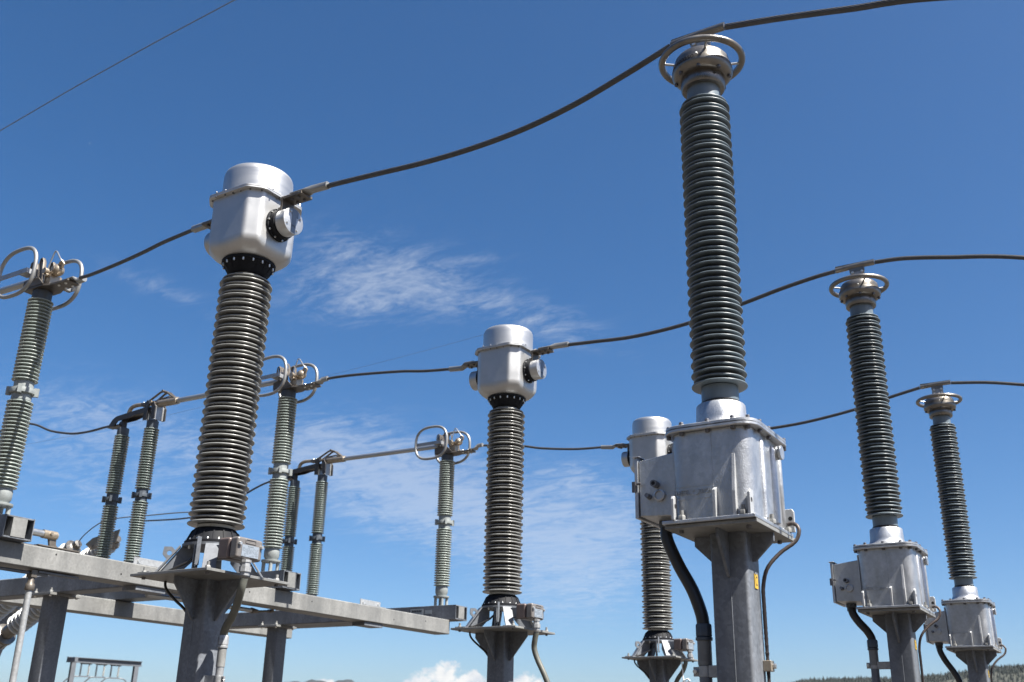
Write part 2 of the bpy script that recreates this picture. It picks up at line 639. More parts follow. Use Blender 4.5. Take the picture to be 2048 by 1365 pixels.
def hill(name, tab, D, m, rough):
    b = MB()
    rows = []
    na = 140
    depth = [(0.70, 0.0), (0.78, 0.30), (0.86, 0.62), (0.93, 0.86), (1.0, 1.0), (1.1, 0.9), (1.3, 0.0)]
    for fr, fh in depth:
        row = []
        for i in range(na + 1):
            az = tab[0][0] + (tab[-1][0] - tab[0][0]) * i / na
            h = D * math.tan(radians(ridge_el(az, tab))) * fh
            h += rough * fh * (sin(az * 9.1 + fr * 20) + 0.6 * sin(az * 23 + 1.3) + 0.5 * sin(az * 51 + fr * 9))
            edge = min(1, i / 8, (na - i) / 8)
            h = max(h * edge, -1) if fh else -2
            r = D * fr
            row.append((r * sin(radians(az)), r * cos(radians(az)), h))
        rows.append(row)
    b.v = [p for r in rows for p in r]
    w = na + 1
    for i in range(len(rows) - 1):
        for k in range(na):
            b.f.append((i * w + k, i * w + k + 1, (i + 1) * w + k + 1, (i + 1) * w + k))
    return struct(b.build(name, m, None, 60))


hill('hill', RIDGE, 2500, M['hill_floor'], 1.2)
# unseen slope added behind the camera to block fill light from the low sky
BACK = [(62, 1.0), (75, 8), (95, 13), (120, 17), (150, 19), (180, 20), (205, 18), (230, 15), (255, 11), (280, 7), (296, 1.0)]
hill('sky_blocking_hill', BACK, 420, M['hill_floor'], 2.0)
FAR = [(-50, 1.7), (-46, 2.0), (-44, 2.28), (-42.9, 2.47), (-42.0, 2.59), (-41.2, 2.50), (-40.3, 2.64), (-39.3, 2.52), (-37, 2.3), (-33, 2.25), (-29, 2.1), (-24, 1.9), (-18, 1.6)]
hill('far_hills', FAR, 6500, M['hill_far'], 5)

# conifers on the visible hill slope: a far-off wood
fb = MB()
for _ in range(5200):
    az = random.uniform(-20.5, -3.0)
    fr = random.choice([random.uniform(0.93, 1.004), random.uniform(0.86, 1.0)])
    t = (fr - 0.86) / 0.07
    fh = 0.62 + 0.24 * t if t < 1 else 0.86 + 0.14 * min(1, (fr - 0.93) / 0.07)
    z = 2500 * math.tan(radians(ridge_el(az, RIDGE))) * fh - 1.5
    if random.random() < 0.18 and -8.6 < az < -7.4 and fr > 0.95:
        continue
    x, y = 2500 * fr * sin(radians(az)), 2500 * fr * cos(radians(az))
    h = random.uniform(5, 11) * (1.25 if random.random() < 0.1 else 1)
    r = h * random.uniform(0.16, 0.26)
    o = len(fb.v)
    a0 = random.random() * 6
    for (rr, zz) in ((r, 0.12), (r * 0.45, 0.5), (r * 0.7, 0.46), (r * 0.05, 1.0)):
        for k in range(5):
            a = a0 + 2 * pi * k / 5
            q = rr * random.uniform(0.75, 1.2)
            fb.v.append((x + q * cos(a), y + q * sin(a), z + h * zz))
    for i in (0, 1, 2):
        for k in range(5):
            k2 = (k + 1) % 5
            fb.f.append((o + i * 5 + k, o + i * 5 + k2, o + i * 5 + 5 + k2, o + i * 5 + 5 + k))
forest = fb.build('forest', M['pine'], None, 0)
forest['label'] = 'dark conifer wood covering the distant hill at lower right'
forest['category'] = 'forest'
struct(forest, 'stuff')

ORD = ['nearest', 'middle', 'farthest']

# ------------------------------------------------------------------ voltage transformers
VX, VY, VZ = -1.42, 3.96, 2.49


def make_vt():
    t = thing('voltage_transformer', '', 'transformer', (VX, VY, VZ), 'voltage transformers in a row on posts')
    # tank
    b = MB()
    b.sections([round_rect(-.155, .18, -.205, .23, .06, .016), round_rect(-.155, .18, -.205, .23, .06, .37)])
    tank = b.build('tank', M['cast'], t, 35)
    b = MB()
    b.box(-.185, .195, -.232, .245, 0.0012, .016)
    b.build('base_flange', M['cast'], tank, 0, 0.003)
    # ribs and lifting lugs
    def rib(name, x, y, w, d, z0, z1, z2):
        r = MB()
        r.prism([(0, z0), (d, z0), (d, z1), (d * 0.25, z2), (0, z2)], (x, y, 0), (0, -1, 0), (0, 0, 1), w)
        return r.build(name, M['cast_sunlit'], tank, 0, 0.0015)
    rib('rib', .034, -.200, .013, .030, .016, .122, .135)
    rib('rib', .113, -.200, .014, .026, .016, .112, .262)
    def lug(x, y, ax):
        r = MB()
        ring = [(-.006, .016), (.034, .016), (.034, .10), (.026, .112), (-.006, .112)]
        r.prism(ring, (x, y, 0), ax, (0, 0, 1), .012)
        lo = r.build('lifting_lug', M['cast_sunlit'], tank, 0, 0.002)
        h = MB()
        c = Vector((x, y, .072)) + Vector(ax) * .018
        nn = Vector(ax).cross(Vector((0, 0, 1))) * .0066
        h.cyl(c - nn, c + nn, .009, n=16)
        h.build('lug_hole', M['hole'], lo, 30)
    lug(-.135, -.205, (0, -1, 0))
    lug(.172, -.195, (0, -1, 0))
    lug(.18, .21, (1, 0, 0))
    # vertical mouldings on the tank faces
    r = MB()
    r.box(.0225, .0255, -.2075, -.2045, .14, .366)
    r.box(-.137, .0225, -.2068, -.2045, .1475, .150)
    r.box(-.137, .0225, -.2068, -.2045, .0975, .100)
    r.build('panel_edge', M['cast'], tank, 0)
    for yy, rr in ((-.06, .016), (.075, .020), (.165, .014)):
        r = MB()
        r.lathe([(rr * 0.4, .02), (rr, .03), (rr, .33), (rr * .5, .35)], 20, (.176, yy, 0))
        r.build('face_moulding', M['cast'], tank, 40)
    # cast maker lettering
    fn = lambda u, v, w: Vector((u, -.2058 - w, v))
    text_part('lettering', 'HAEFELY', .026, M['cast'], tank, lambda u, v, w: fn(u - .098, v + .125, w), .0032, xs=.78)
    text_part('lettering', 'TRENCH', .024, M['cast'], tank, lambda u, v, w: fn(u - .014, v + .125, w), .0032, xs=.62)
    e = MB()
    for s in (-1, 1):
        e.prism([(-.012, 0.0), (0.0, 0.011), (.012, 0.011), (0.003, 0), (.012, -.011), (0, -.011)] if s < 0 else
                [(-.011, 0.011), (.003, .011), (.014, 0), (.003, -.011), (-.011, -.011), (0.001, 0)],
                (-.053 + s * .0095, -.2065, .125), (1, 0, 0), (0, 0, 1), .004)
    e.build('emblem', M['cast'], tank, 0)
    for x, y in ((-.105, -.2185), (.145, -.2185), (.186, .0), (.186, .2)):
        instance(BOLT_L, 'bolt', None, t, (x, y, .016))
    # lid
    b = MB()
    b.sections([round_rect(-.182, .207, -.225, .25, .075, .3712), round_rect(-.185, .21, -.228, .253, .078, .375), round_rect(-.185, .21, -.228, .253, .078, .384), round_rect(-.18, .205, -.223, .248, .075, .3855)])
    b.sections([round_rect(-.18, .205, -.223, .248, .075, .387), round_rect(-.184, .209, -.227, .252, .078, .389), round_rect(-.184, .209, -.227, .252, .078, .398), round_rect(-.178, .203, -.221, .246, .075, .4015)])
    lid = b.build('lid', M['cast'], t, 30)
    for x, y in ((-.168, -.17), (-.095, -.213), (.015, -.213), (.12, -.213), (.175, -.19), (.195, -.11), (.195, .0), (.195, .2), (-.168, .1), (-.08, .238), (.05, .238), (.16, .225)):
        instance(BOLT_D, 'bolt', None, lid, (x, y, .3712), (pi, 0, 0))
        instance(BOLT_D, 'bolt', None, lid, (x, y, .4012))
    # filler plug on the sunlit side
    b = MB()
    b.cyl((.16, .10, .325), (.200, .10, .325), .029, n=28)
    b.cyl((.200, .10, .325), (.205, .10, .325), .025, n=28)
    b.cyl((.2055, .10, .325), (.216, .10, .325), .030, n=28)
    b.build('filler_plug', M['cast'], t, 30, 0.0015)
    # dome collar
    b = MB()
    b.lathe([(.168, .4005), (.160, .405), (.135, .418), (.116, .430), (.108, .445), (.105, .46), (.102, .522), (.098, .527), (.080, .527)], 56)
    b.build('collar', M['cast'], t, 40)
    b = MB()
    b.lathe([(.0805, .527), (.083, .531), (.0825, .540), (.0785, .543)], 56)
    b.build('seal', M['rubber'], t, 40)
    # insulator
    prof = [(.078, .5275), (.078, .606)] + sheds(.613, 2.012, 29, .064, .1175, .108, .0037, .13) + [(.078, 2.018), (.078, 2.106)]
    b = MB()
    b.lathe(prof, 72)
    b.build('insulator', M['sil_grey'], t, 55)
    # neck flange and head
    b = MB()
    b.lathe([(.079, 2.098), (.098, 2.100), (.103, 2.106), (.104, 2.142), (.100, 2.150), (.100, 2.162)], 56)
    b.build('neck_flange', M['alu_worn'], t, 40)
    b = MB()
    b.lathe([(.100, 2.160), (.118, 2.161), (.134, 2.170), (.143, 2.186), (.144, 2.196), (.142, 2.212), (.140, 2.222), (.133, 2.224), (.131, 2.245), (.128, 2.262), (.118, 2.276), (.09, 2.283), (.03, 2.286)], 64)
    head = b.build('head', M['alu_worn'], t, 32)
    for k in range(8):
        a = 2 * pi * (k + .28) / 8
        instance(BOLT_D, 'bolt', None, head, (.126 * cos(a), .126 * sin(a), 2.166), (pi, 0, 0))
    for k in range(4):
        a = 2 * pi * (k + .1) / 4
        instance(BOLT_S, 'bolt', None, head, (.131 * cos(a), .131 * sin(a), 2.224))
    # corona ring
    b = MB()
    b.torus((0, 0, 2.262), .190, .0165, 96, 18)
    ring = b.build('corona_ring', M['alu_worn'], t, 60)
    for k in range(4):
        a = radians(28 + 90 * k)
        b = MB()
        b.cyl((.125 * cos(a), .125 * sin(a), 2.25), (.188 * cos(a), .188 * sin(a), 2.258), .006, n=12)
        b.build('spoke', M['alu_pipe'], ring, 40)
    # top terminal
    b = MB()
    b.box(-.050, .050, -.006, .006, 2.284, 2.405)
    b.prism([(-.035, 2.284), (.035, 2.284), (.010, 2.36), (-.010, 2.36)], (.012, 0, 0), (0, 1, 0), (0, 0, 1), .012)
    b.box(-.045, .045, -.018, .018, 2.282, 2.292)
    term = b.build('terminal', M['galv_new'], t, 0, 0.0015)
    for x in (-.03, .035):
        instance(BOLT_M, 'bolt', None, term, (x, -.006, 2.335), (pi / 2, 0, 0))
        instance(BOLT_M, 'bolt', None, term, (x, -.006, 2.375), (pi / 2, 0, 0))
    # clamp that carries the conductor
    b = MB()
    b.tube([(-.15, 0, 2.420), (0, 0, 2.428), (.125, 0, 2.428)], .0195, 20)
    b.box(-.15, .125, -.0035, .0035, 2.442, 2.452)
    b.box(-.052, .052, -.008, .008, 2.38, 2.41)
    cl = b.build('conductor_clamp', M['alu_worn'], t, 35)
    # secondary terminal box
    b = MB()
    ring0 = [(-.335, -.105, .07), (-.172, -.105, .062), (-.172, .14, .062), (-.335, .14, .07)]
    ring1 = [(-.335, -.105, .305), (-.172, -.105, .325), (-.172, .14, .325), (-.335, .14, .305)]
    b.sections([ring0, ring1])
    tb = b.build('terminal_box', M['cast'], t, 0, 0.004)
    b = MB()
    b.box(-.171, -.162, -.135, .165, .045, .352)
    b.build('mounting_flange', M['cast'], tb, 0, 0.002)
    b = MB()
    b.box(-.352, -.337, -.115, .15, .062, .318)
    b.box(-.36, -.325, -.122, .156, .3185, .3225)
    d = b.build('door', M['cast'], tb, 0, 0.0025)
    b = MB()
    b.box(-.360, -.345, -.126, -.1155, .17, .215)
    b.cyl((-.34, -.120, .205), (-.322, -.120, .205), .005, n=10)
    b.build('latch', M['bolt_dark'], d, 0, 0.001)
    b = MB()
    b.lathe([(.0145, 0), (.0145, .035), (.014, .036), (.008, .036)], 24, mat=Matrix.Translation((-.257, -.1052, .196)) @ Matrix.Rotation(pi / 2, 4, 'X'))
    st = b.build('vent_stub', M['galv_shade'], tb, 30)
    b = MB()
    b.cyl((-.257, -.1413, .196), (-.257, -.1418, .196), .0082, n=20)
    b.build('vent_hole', M['hole'], st, 30)
    b = MB()
    b.cyl((-.290, -.1052, .148), (-.290, -.137, .150), .0115, .009, 18)
    b.build('cable_stub', M['galv_shade'], tb, 30)
    b = MB()
    b.lathe([(.0245, 0), (.0245, .012), (.0185, .0135), (.0175, .006), (.001, .006)], 32, mat=Matrix.Translation((-.243, -.1052, .150)) @ Matrix.Rotation(pi / 2, 4, 'X'))
    b.build('blank_plug', M['cast'], tb, 40)
    b = MB()
    b.lathe([(.034, 0), (.034, -.02), (.030, -.024), (.030, -.045)], 8, (-.275, .03, .066))
    b.build('cable_gland', M['cap_grey'], tb, 30)
    return t


vt0 = make_vt()
VT_L = ['largest and nearest grey voltage transformer, its metal tank and dark insulator filling the right half',
        'mid sized grey voltage transformer between the nearest one and the one at the right edge',
        'smallest grey voltage transformer, farthest back, close to the right edge of the photo']
vts = [vt0]
vt0['label'] = VT_L[0]
for i in (1, 2):
    vts.append(dup(vt0, (VX, VY + 3 * i, VZ), VT_L[i]))
# the hand-written number on the nearest head only
hd = [o for o in vt0.children if o.name.startswith('head')][0]
A0 = radians(-112)
text_part('marker_writing', 'A3400250.', .034, M['ink'], hd,
          lambda u, v, w: Vector((.1445 * cos(A0 + u / .142), .1445 * sin(A0 + u / .142), 2.205 + v * .9)), 0, .1, 1.0)


# ------------------------------------------------------------------ steel posts
def make_post(name, b_, plate, zt, gh, ge, off, label_tag):
    """square tube post, local origin at its foot"""
    t = thing(name, '', 'post', (0, 0, 0), None)
    h = b_ / 2
    m = MB()
    m.sections([round_rect(-h, h, -h, h, .014, 0, 5), round_rect(-h, h, -h, h, .014, zt - .0005, 5)])
    m.build('column', M['galv_shade'], t, 30)
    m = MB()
    m.box(off[0] - plate[0] / 2, off[0] + plate[0] / 2, off[1] - plate[1] / 2, off[1] + plate[1] / 2, zt, zt + .0145)
    pl = m.build('top_plate', M['galv'], t, 0, 0.002)
    for sx, sy in ((-1, -1), (1, -1), (1, 1), (-1, 1)):
        x, y = off[0] + sx * (plate[0] / 2 - .05), off[1] + sy * (plate[1] / 2 - .05)
        instance(BOLT_L, 'bolt', None, pl, (x, y, zt + .0145))
        instance(BOLT_D, 'bolt', None, pl, (x, y, zt), (pi, 0, 0))
    for ax in ((1, 0, 0), (-1, 0, 0), (0, 1, 0), (0, -1, 0)):
        if label_tag:
            gh, ge = (.11, .09) if ax[0] else (.175, .11)
        g_ = MB()
        g_.prism([(h - .002, zt), (h - .002, zt - gh), (h + .012, zt - gh), (h + ge, zt - .035), (h + ge, zt)], (0, 0, 0), ax, (0, 0, 1), .012)
        g_.build('gusset', M['galv_shade'], t, 0, 0.0015)
    m = MB()
    m.lathe([(.0022, .3), (.0022, zt - gh)], 8, (0.004, -h, 0))
    m.build('weld_seam', M['galv_shade'], t, 60)
    m = MB()
    m.box(-.2, .2, -.2, .2, 0.0, .025)
    m.build('foot_plate', M['galv_shade'], t, 0, 0.002)
    return t


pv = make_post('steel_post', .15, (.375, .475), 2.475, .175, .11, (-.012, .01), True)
pv['group'] = 'posts under the voltage transformers'
m = MB()
m.box(.0755, .0785, -.006, .030, 2.262, 2.318)
lab = m.build('phase_label', M['yellow'], pv, 0)
lab['label'] = 'small yellow plate with a black letter C'
text_part('letter', 'C', .085, M['ink'], lab, lambda u, v, w: Vector((.0791, .012 + u * .36, 2.289 + v * .62)), 0)
PV_L = ['thick square steel post with yellow label under the nearest voltage transformer',
        'square steel post with yellow label under the middle voltage transformer',
        'square steel post under the farthest voltage transformer at the right edge']
pv.location = (-1.40, 3.97, 0)
pv['label'] = PV_L[0]
for i in (1, 2):
    dup(pv, (-1.40, 3.97 + 3 * i, 0), PV_L[i])
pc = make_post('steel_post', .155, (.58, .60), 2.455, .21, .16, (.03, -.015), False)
pc['group'] = 'posts under the current transformers'
PC_L = ['square steel post with wide top plate under the nearest current transformer at left',
        'square steel post with wide top plate under the middle current transformer',
        'square steel post with wide top plate under the farthest current transformer']
pc.location = (-4.37, 3.965, 0)
pc['label'] = PC_L[0]
for i in (1, 2):
    dup(pc, (-4.37, 3.965 + 3 * i, 0), PC_L[i])


# ------------------------------------------------------------------ conduits
def conduit(label, hose, r, zend, zclamp, cdir, hm, pm, group, post):
    """hose world points; its last point is the coupling top; a rigid pipe runs on to the ground"""
    x, y, z = hose[-1]
    t = thing('cable_conduit', label, 'conduit', (x, y, 0), group)
    o = Vector((x, y, 0))
    m = MB()
    m.tube([p - o for p in spline(hose, 10)], r, 20)
    m.build('hose', hm, t, 60)
    m = MB()
    m.lathe([(r * 1.32, z - .045), (r * 1.32, z - .004), (r * 1.2, z + .002), (r, z + .003)], 8)
    m.lathe([(r * 1.1, z - .062), (r * 1.32, z - .060), (r * 1.32, z - .050), (r * 1.1, z - .046)], 28)
    m.build('coupling', M['galv_new'] if pm == M['galv_new'] else M['cap_grey'], t, 30)
    m = MB()
    m.lathe([(r * 1.1, z - .155), (r * 1.1, z - .0625)], 28)
    m.build('sleeve', M['galv'], t, 30)
    m = MB()
    m.lathe([(r * .98, 0), (r * .98, z - .1555)], 28)
    m.build('pipe', pm, t, 30)
    if zclamp:
        c = Vector(cdir)
        m = MB()
        m.lathe([(r * 1.06, zclamp - .02), (r * 1.06, zclamp + .02)], 28)
        px, py = post
        d = Vector((px - x, py - y, 0))
        dist = abs(d.x if abs(c.x) > .5 else d.y)
        q = Matrix.Translation((0, 0, zclamp)) @ c.to_track_quat('X', 'Z').to_matrix().to_4x4()
        m.box(-r * 1.9, -r * .9, -.006, .006, -.018, .018, q)
        m.box(r * .8, dist - .078, -.02, -.015, -.022, .022, q)
        m.box(r * .8, dist - .078, .015, .02, -.022, .022, q)
        cl = m.build('clamp', M['galv_new'], t, 30, 0.001)
        instance(BOLT_M, 'bolt', None, cl, tuple(q @ Vector((-r * 1.5, -.006, 0))), (pi / 2, 0, 0))
    return t


conduit('black hose and pipe running down from the terminal box of the nearest voltage transformer',
        [(-1.695, 3.985, 2.53), (-1.69, 3.98, 2.48), (-1.645, 3.98, 2.375), (-1.589, 3.98, 2.271), (-1.557, 3.98, 2.182), (-1.5485, 3.98, 2.133)],
        .0255, 0, 1.955, (1, 0, 0), M['rubber'], M['galv_shade'], 'conduits of the voltage transformers', (-1.40, 3.97))
conduit('black hose and pipe running down from the terminal box of the middle voltage transformer',
        [(-1.695, 6.985, 2.53), (-1.685, 6.98, 2.49), (-1.655, 6.98, 2.44), (-1.61, 6.98, 2.385), (-1.588, 6.98, 2.345), (-1.584, 6.98, 2.325)],
        .0255, 0, 2.17, (1, 0, 0), M['rubber'], M['galv_shade'], 'conduits of the voltage transformers', (-1.40, 6.97))
conduit('black hose curving down to the post of the farthest voltage transformer',
        [(-1.695, 9.985, 2.53), (-1.69, 9.98, 2.48), (-1.655, 9.98, 2.40), (-1.60, 9.98, 2.31), (-1.565, 9.98, 2.23), (-1.555, 9.98, 2.13)],
        .0255, 0, 0, (1, 0, 0), M['rubber'], M['galv_shade'], 'conduits of the voltage transformers', (-1.40, 9.97))
conduit('grey hose and bright pipe beside the nearest current transformer post',
        [(-3.985, 3.846, 2.435), (-4.0, 3.85, 2.38), (-4.05, 3.88, 2.31), (-4.12, 3.92, 2.25), (-4.18, 3.95, 2.215), (-4.205, 3.962, 2.185), (-4.208, 3.965, 2.165)],
        .021, 0, 1.945, (-1, 0, 0), M['hose_grey'], M['galv_new'], 'conduits of the current transformers', (-4.37, 3.965))
conduit('grey hose swinging out to the right of the middle current transformer post',
        [(-3.985, 6.846, 2.435), (-4.0, 6.85, 2.38), (-4.01, 6.86, 2.32), (-3.985, 6.87, 2.24), (-3.93, 6.88, 2.13), (-3.895, 6.89, 2.03), (-3.89, 6.89, 1.9)],
        .021, 0, 0, (-1, 0, 0), M['hose_grey'], M['galv_new'], 'conduits of the current transformers', (-4.37, 6.965))
conduit('dark hose curling in to the farthest current transformer post',
        [(-4.03, 9.846, 2.435), (-4.04, 9.85, 2.40), (-4.08, 9.88, 2.34), (-4.16, 9.92, 2.26), (-4.205, 9.95, 2.17), (-4.21, 9.965, 2.08)],
        .021, 0, 0, (-1, 0, 0), M['hose_grey'], M['galv_new'], 'conduits of the current transformers', (-4.37, 9.965))

# brown earth cables of the voltage transformers
def earth_cable(dy, label):
    pts = [(-1.225, 4.13, 2.532), (-1.205, 4.13, 2.535), (-1.185, 4.125, 2.522), (-1.178, 4.12, 2.495), (-1.195, 4.11, 2.456), (-1.25, 4.08, 2.41),
           (-1.295, 4.05, 2.35), (-1.312, 4.035, 2.28), (-1.313, 4.03, 2.2), (-1.313, 4.03, 1.95), (-1.313, 4.03, 1.2), (-1.313, 4.03, 0.02)]
    t = thing('earth_cable', label, 'cable', (-1.313, 4.03 + dy, 0), 'earth cables of the voltage transformers')
    o = Vector((-1.313, 4.03, 0))
    m = MB()
    m.tube([p - o for p in spline(pts, 12)], .0082, 14, lobes=8, twist=40)
    m.build('cable', M['earth'], t, 60)
    m = MB()
    m.box(-.0115, .02, -.025, .016, 1.955, 1.995)
    c = m.build('clip', M['brass'], t, 0, 0.002)
    instance(BOLT_M, 'bolt', None, c, (.02, .002, 1.975), (0, pi / 2, 0))
    return t


earth_cable(0, 'brown earth cable down the right side of the nearest voltage transformer post')
earth_cable(3, 'brown earth cable down the right side of the middle voltage transformer post')
earth_cable(6, 'brown earth cable down the right side of the farthest voltage transformer post')

# ------------------------------------------------------------------ current transformers
CX, CY, CZ = -4.37, 3.965, 2.47


def chamfer_ring(h, c, z, n=160, p=60, lo=0.0):
    """square with cut corners; lo blends it towards a circle"""
    out = []
    rc = h * 0.98
    for k in range(n):
        a = 2 * pi * k / n
        s_ = 0.0
        for i in range(8):
            d = cos(a - i * pi / 4)
            if d > 0:
                s_ += (d / (h if i % 2 == 0 else c)) ** p
        r = s_ ** (-1 / p)
        r = r * (1 - lo) + rc * lo
        out.append((r * cos(a), r * sin(a), z))
    return out


def make_ct():
    t = thing('current_transformer', '', 'transformer', (CX, CY, CZ), 'current transformers in a row on posts')
    # pedestal
    b = MB()
    b.lathe([(.11, .160), (.165, .160), (.166, .174), (.11, .174)], 64)
    ped = b.build('ring_plate', M['galv_shade'], t, 30)
    for k, (sx, sy) in enumerate(((-1, -1), (1, -1), (1, 1), (-1, 1))):
        d = Vector((sx * .26 + .03, sy * .27 - .015, 0)).normalized()
        side = d.cross(Vector((0, 0, 1)))
        b = MB()
        b.prism([(.10, .1595), (.165, .1595), (.275, .0015), (.175, .0015), (.10, .085)], (0, 0, 0), d, (0, 0, 1), .012)
        # sloping flange along the outer edge
        v0, v1 = d * .170 + Vector((0, 0, .1595)), d * .286 + Vector((0, 0, .0015))
        n_ = (v1 - v0).normalized()
        up = side.cross(n_)
        if up.z < 0:
            up = -up
        vs = []
        for q in (v0, v1):
            for a_ in (-.035, .035):
                for w_ in (-.0045, .0045):
                    vs.append(q + side * a_ + up * (w_ + .004))
        b.add(vs, [(0, 1, 3, 2), (4, 6, 7, 5), (0, 4, 5, 1), (2, 3, 7, 6), (1, 5, 7, 3), (0, 2, 6, 4)])
        leg = b.build('leg', M['galv_shade'], t, 0, 0.0015)
        b = MB()
        b.box(-.045, .045, -.045, .045, .0012, .010, Matrix.Translation(d * .31))
        b.build('foot_pad', M['galv_shade'], leg, 0, 0.001)
    # lifting eye on one leg
    d = Vector((-.23, -.285, 0)).normalized()
    b = MB()
    pts = []
    outer = [(-.03, -.022), (.03, -.022), (.032, .018), (0, .045), (-.032, .018)]
    n_ = 20
    c0 = d * .225 + Vector((0, 0, .122))
    ax, ay = (d * .72 + Vector((0, 0, -.69))).normalized(), (d * .69 + Vector((0, 0, .72))).normalized()
    def edge(a):
        u = Vector((cos(a), sin(a)))
        best = 9
        for (x0, y0), (x1, y1) in zip(outer, outer[1:] + outer[:1]):
            ex, ey = x1 - x0, y1 - y0
            den = u.x * ey - u.y * ex
            if abs(den) > 1e-9:
                tt = (x0 * ey - y0 * ex) / den
                ss = (x0 * u.y - y0 * u.x) / den
                if tt > 0 and -1e-6 <= ss <= 1 + 1e-6:
                    best = min(best, tt)
        return u * best
    nz = ax.cross(ay)
    rings = []
    for w in (-.005, .005):
        rings.append([c0 + ax * edge(2 * pi * k / n_).x + ay * edge(2 * pi * k / n_).y + nz * w for k in range(n_)])
    for w in (.005, -.005):
        rings.append([c0 + ax * .013 * cos(2 * pi * k / n_) + ay * .013 * sin(2 * pi * k / n_) + nz * w for k in range(n_)])
    rings.append(rings[0])
    b.sections(rings, caps=False)
    b.build('lifting_eye', M['galv_shade'], t, 30)
    # bottom black collar
    b = MB()
    b.lathe([(.10, .1752), (.157, .1755), (.158, .190), (.150, .193), (.128, .240), (.114, .262), (.108, .266), (.10, .266)], 64)
    for k in range(16):
        a = 2 * pi * k / 16
        b.prism([(.112, .192), (.154, .192), (.128, .250), (.112, .258)], (0, 0, 0), (cos(a), sin(a), 0), (0, 0, 1), .007)
    cb = b.build('lower_collar', M['black'], t, 32)
    for k in range(16):
        a = 2 * pi * (k + .5) / 16
        instance(BOLT_S, 'bolt', None, cb, (.146 * cos(a), .146 * sin(a), .1925))
        if k % 2:
            instance(BOLT_T, 'bolt', None, cb, (.146 * cos(a), .146 * sin(a), .1600), (pi, 0, 0))
    # insulator
    prof = [(.100, .262), (.100, .284)] + sheds(.292, 1.765, 28, .084, .1565, .144, .0047, .13) + [(.100, 1.773), (.100, 1.83)]
    b = MB()
    b.lathe(prof, 80)
    b.build('insulator', M['porc_brown'], t, 55)
    b = MB()
    b.lathe([(.1008, .2665), (.1015, .2668), (.1015, .283), (.1008, .2835)], 64)
    b.build('cement_joint', M['neck'], t, 40)
    # upper black collar
    b = MB()
    b.lathe([(.100, 1.795), (.108, 1.795), (.114, 1.80), (.128, 1.83), (.150, 1.868), (.160, 1.871), (.161, 1.886), (.10, 1.887)], 64)
    for k in range(16):
        a = 2 * pi * k / 16
        b.prism([(.112, 1.80), (.155, 1.869), (.112, 1.869)], (0, 0, 0), (cos(a), sin(a), 0), (0, 0, 1), .007)
    cu = b.build('upper_collar', M['black'], t, 32)
    for k in range(16):
        a = 2 * pi * (k + .5) / 16
        instance(BOLT_T, 'bolt', None, cu, (.149 * cos(a), .149 * sin(a), 1.869), (pi, 0, 0))
    # head tank
    b = MB()
    H, C_ = .210, .248
    rows = [(.155, .170, 1.8875, .9), (.174, .195, 1.893, .75), (.192, .218, 1.908, .45), (.204, .236, 1.930, .2), (.210, .246, 1.955, .06), (H, C_, 1.985, 0), (H + .002, C_ + .002, 2.20, 0), (H + .004, C_ + .006, 2.272, 0)]
    b.sections([chamfer_ring(h, c, z, lo=lo) for h, c, z, lo in rows])
    b.build('head_tank', M['blast'], t, 60)
    b = MB()
    b.sections([chamfer_ring(h, c, z) for h, c, z in ((.232, .272, 2.2725), (.238, .280, 2.276), (.238, .280, 2.284), (.236, .278, 2.285))])
    b.sections([chamfer_ring(h, c, z) for h, c, z in ((.236, .278, 2.2862), (.238, .280, 2.288), (.238, .280, 2.295), (.230, .272, 2.298))])
    fl = b.build('head_flange', M['blast'], t, 35)
    for k in range(24):
        a = 2 * pi * (k + .5) / 24
        ring = chamfer_ring(.226, .266, 0, n=24)
        x = ring[k][0] * cos(pi / 24) - ring[k][1] * sin(pi / 24)
        y = ring[k][0] * sin(pi / 24) + ring[k][1] * cos(pi / 24)
        instance(BOLT_X, 'bolt', None, fl, (x * .985, y * .985, 2.2722), (pi, 0, 0))
        instance(BOLT_X, 'bolt', None, fl, (x * .985, y * .985, 2.2975))
    b = MB()
    b.lathe([(.213, 2.2985), (.213, 2.445), (.2115, 2.462), (.206, 2.477), (.196, 2.487), (.18, 2.492), (.10, 2.498), (.01, 2.500)], 96)
    b.build('dome', M['spun'], t, 40)
    b = MB()
    b.tube([(.16 + .03 * cos(a), .185, 2.33 + .035 * sin(a)) for a in [2 * pi * k / 20 for k in range(20)]], .007, 10, closed=True)
    b.build('lifting_ring', M['blast'], t, 60)
    # primary terminals on both sides
    for sgn in (1, -1):
        R = Matrix.Translation((0, 0, 2.10)) @ Matrix.Rotation(sgn * pi / 2, 4, 'Y')
        b = MB()
        b.lathe([(.08, .211), (.102, .212), (.103, .222), (.1, .226), (.092, .228), (.091, .262), (.075, .264)], 48, mat=R)
        tr = b.build('terminal_ring', M['black'], t, 35)
        for k in range(10):
            a = 2 * pi * (k + .5) / 10
            p = R @ Vector((.0965 * cos(a), .0965 * sin(a), .226))
            instance(BOLT_S, 'bolt', None, tr, tuple(p), (0, sgn * pi / 2, 0))
        b = MB()
        b.lathe([(.083, .2645), (.084, .266), (.084, .334), (.083, .337), (.079, .3385), (.005, .3385)], 56, mat=R)
        cap = b.build('terminal_cap', M['spun'], t, 30)
        b = MB()
        x0 = .3386
        poly = [(-.020, .078), (.020, .076), (.034, .066), (.034, .030), (.020, .030), (.018, -.0765), (-.016, -.0765), (-.016, .035), (-.024, .045)]
        b.prism(poly, (sgn * (x0 + .001), 0, 2.10), (0, sgn, 0), (0, 0, 1), .002)
        b.build('cap_strip', M['strip'], cap, 0)
        for k in range(4):
            a = 2 * pi * (k + .35) / 4
            p = R @ Vector((.062 * cos(a), .062 * sin(a), .3385))
            instance(BOLT_S, 'bolt', None, cap, tuple(p), (0, sgn * pi / 2, 0))
        b = MB()
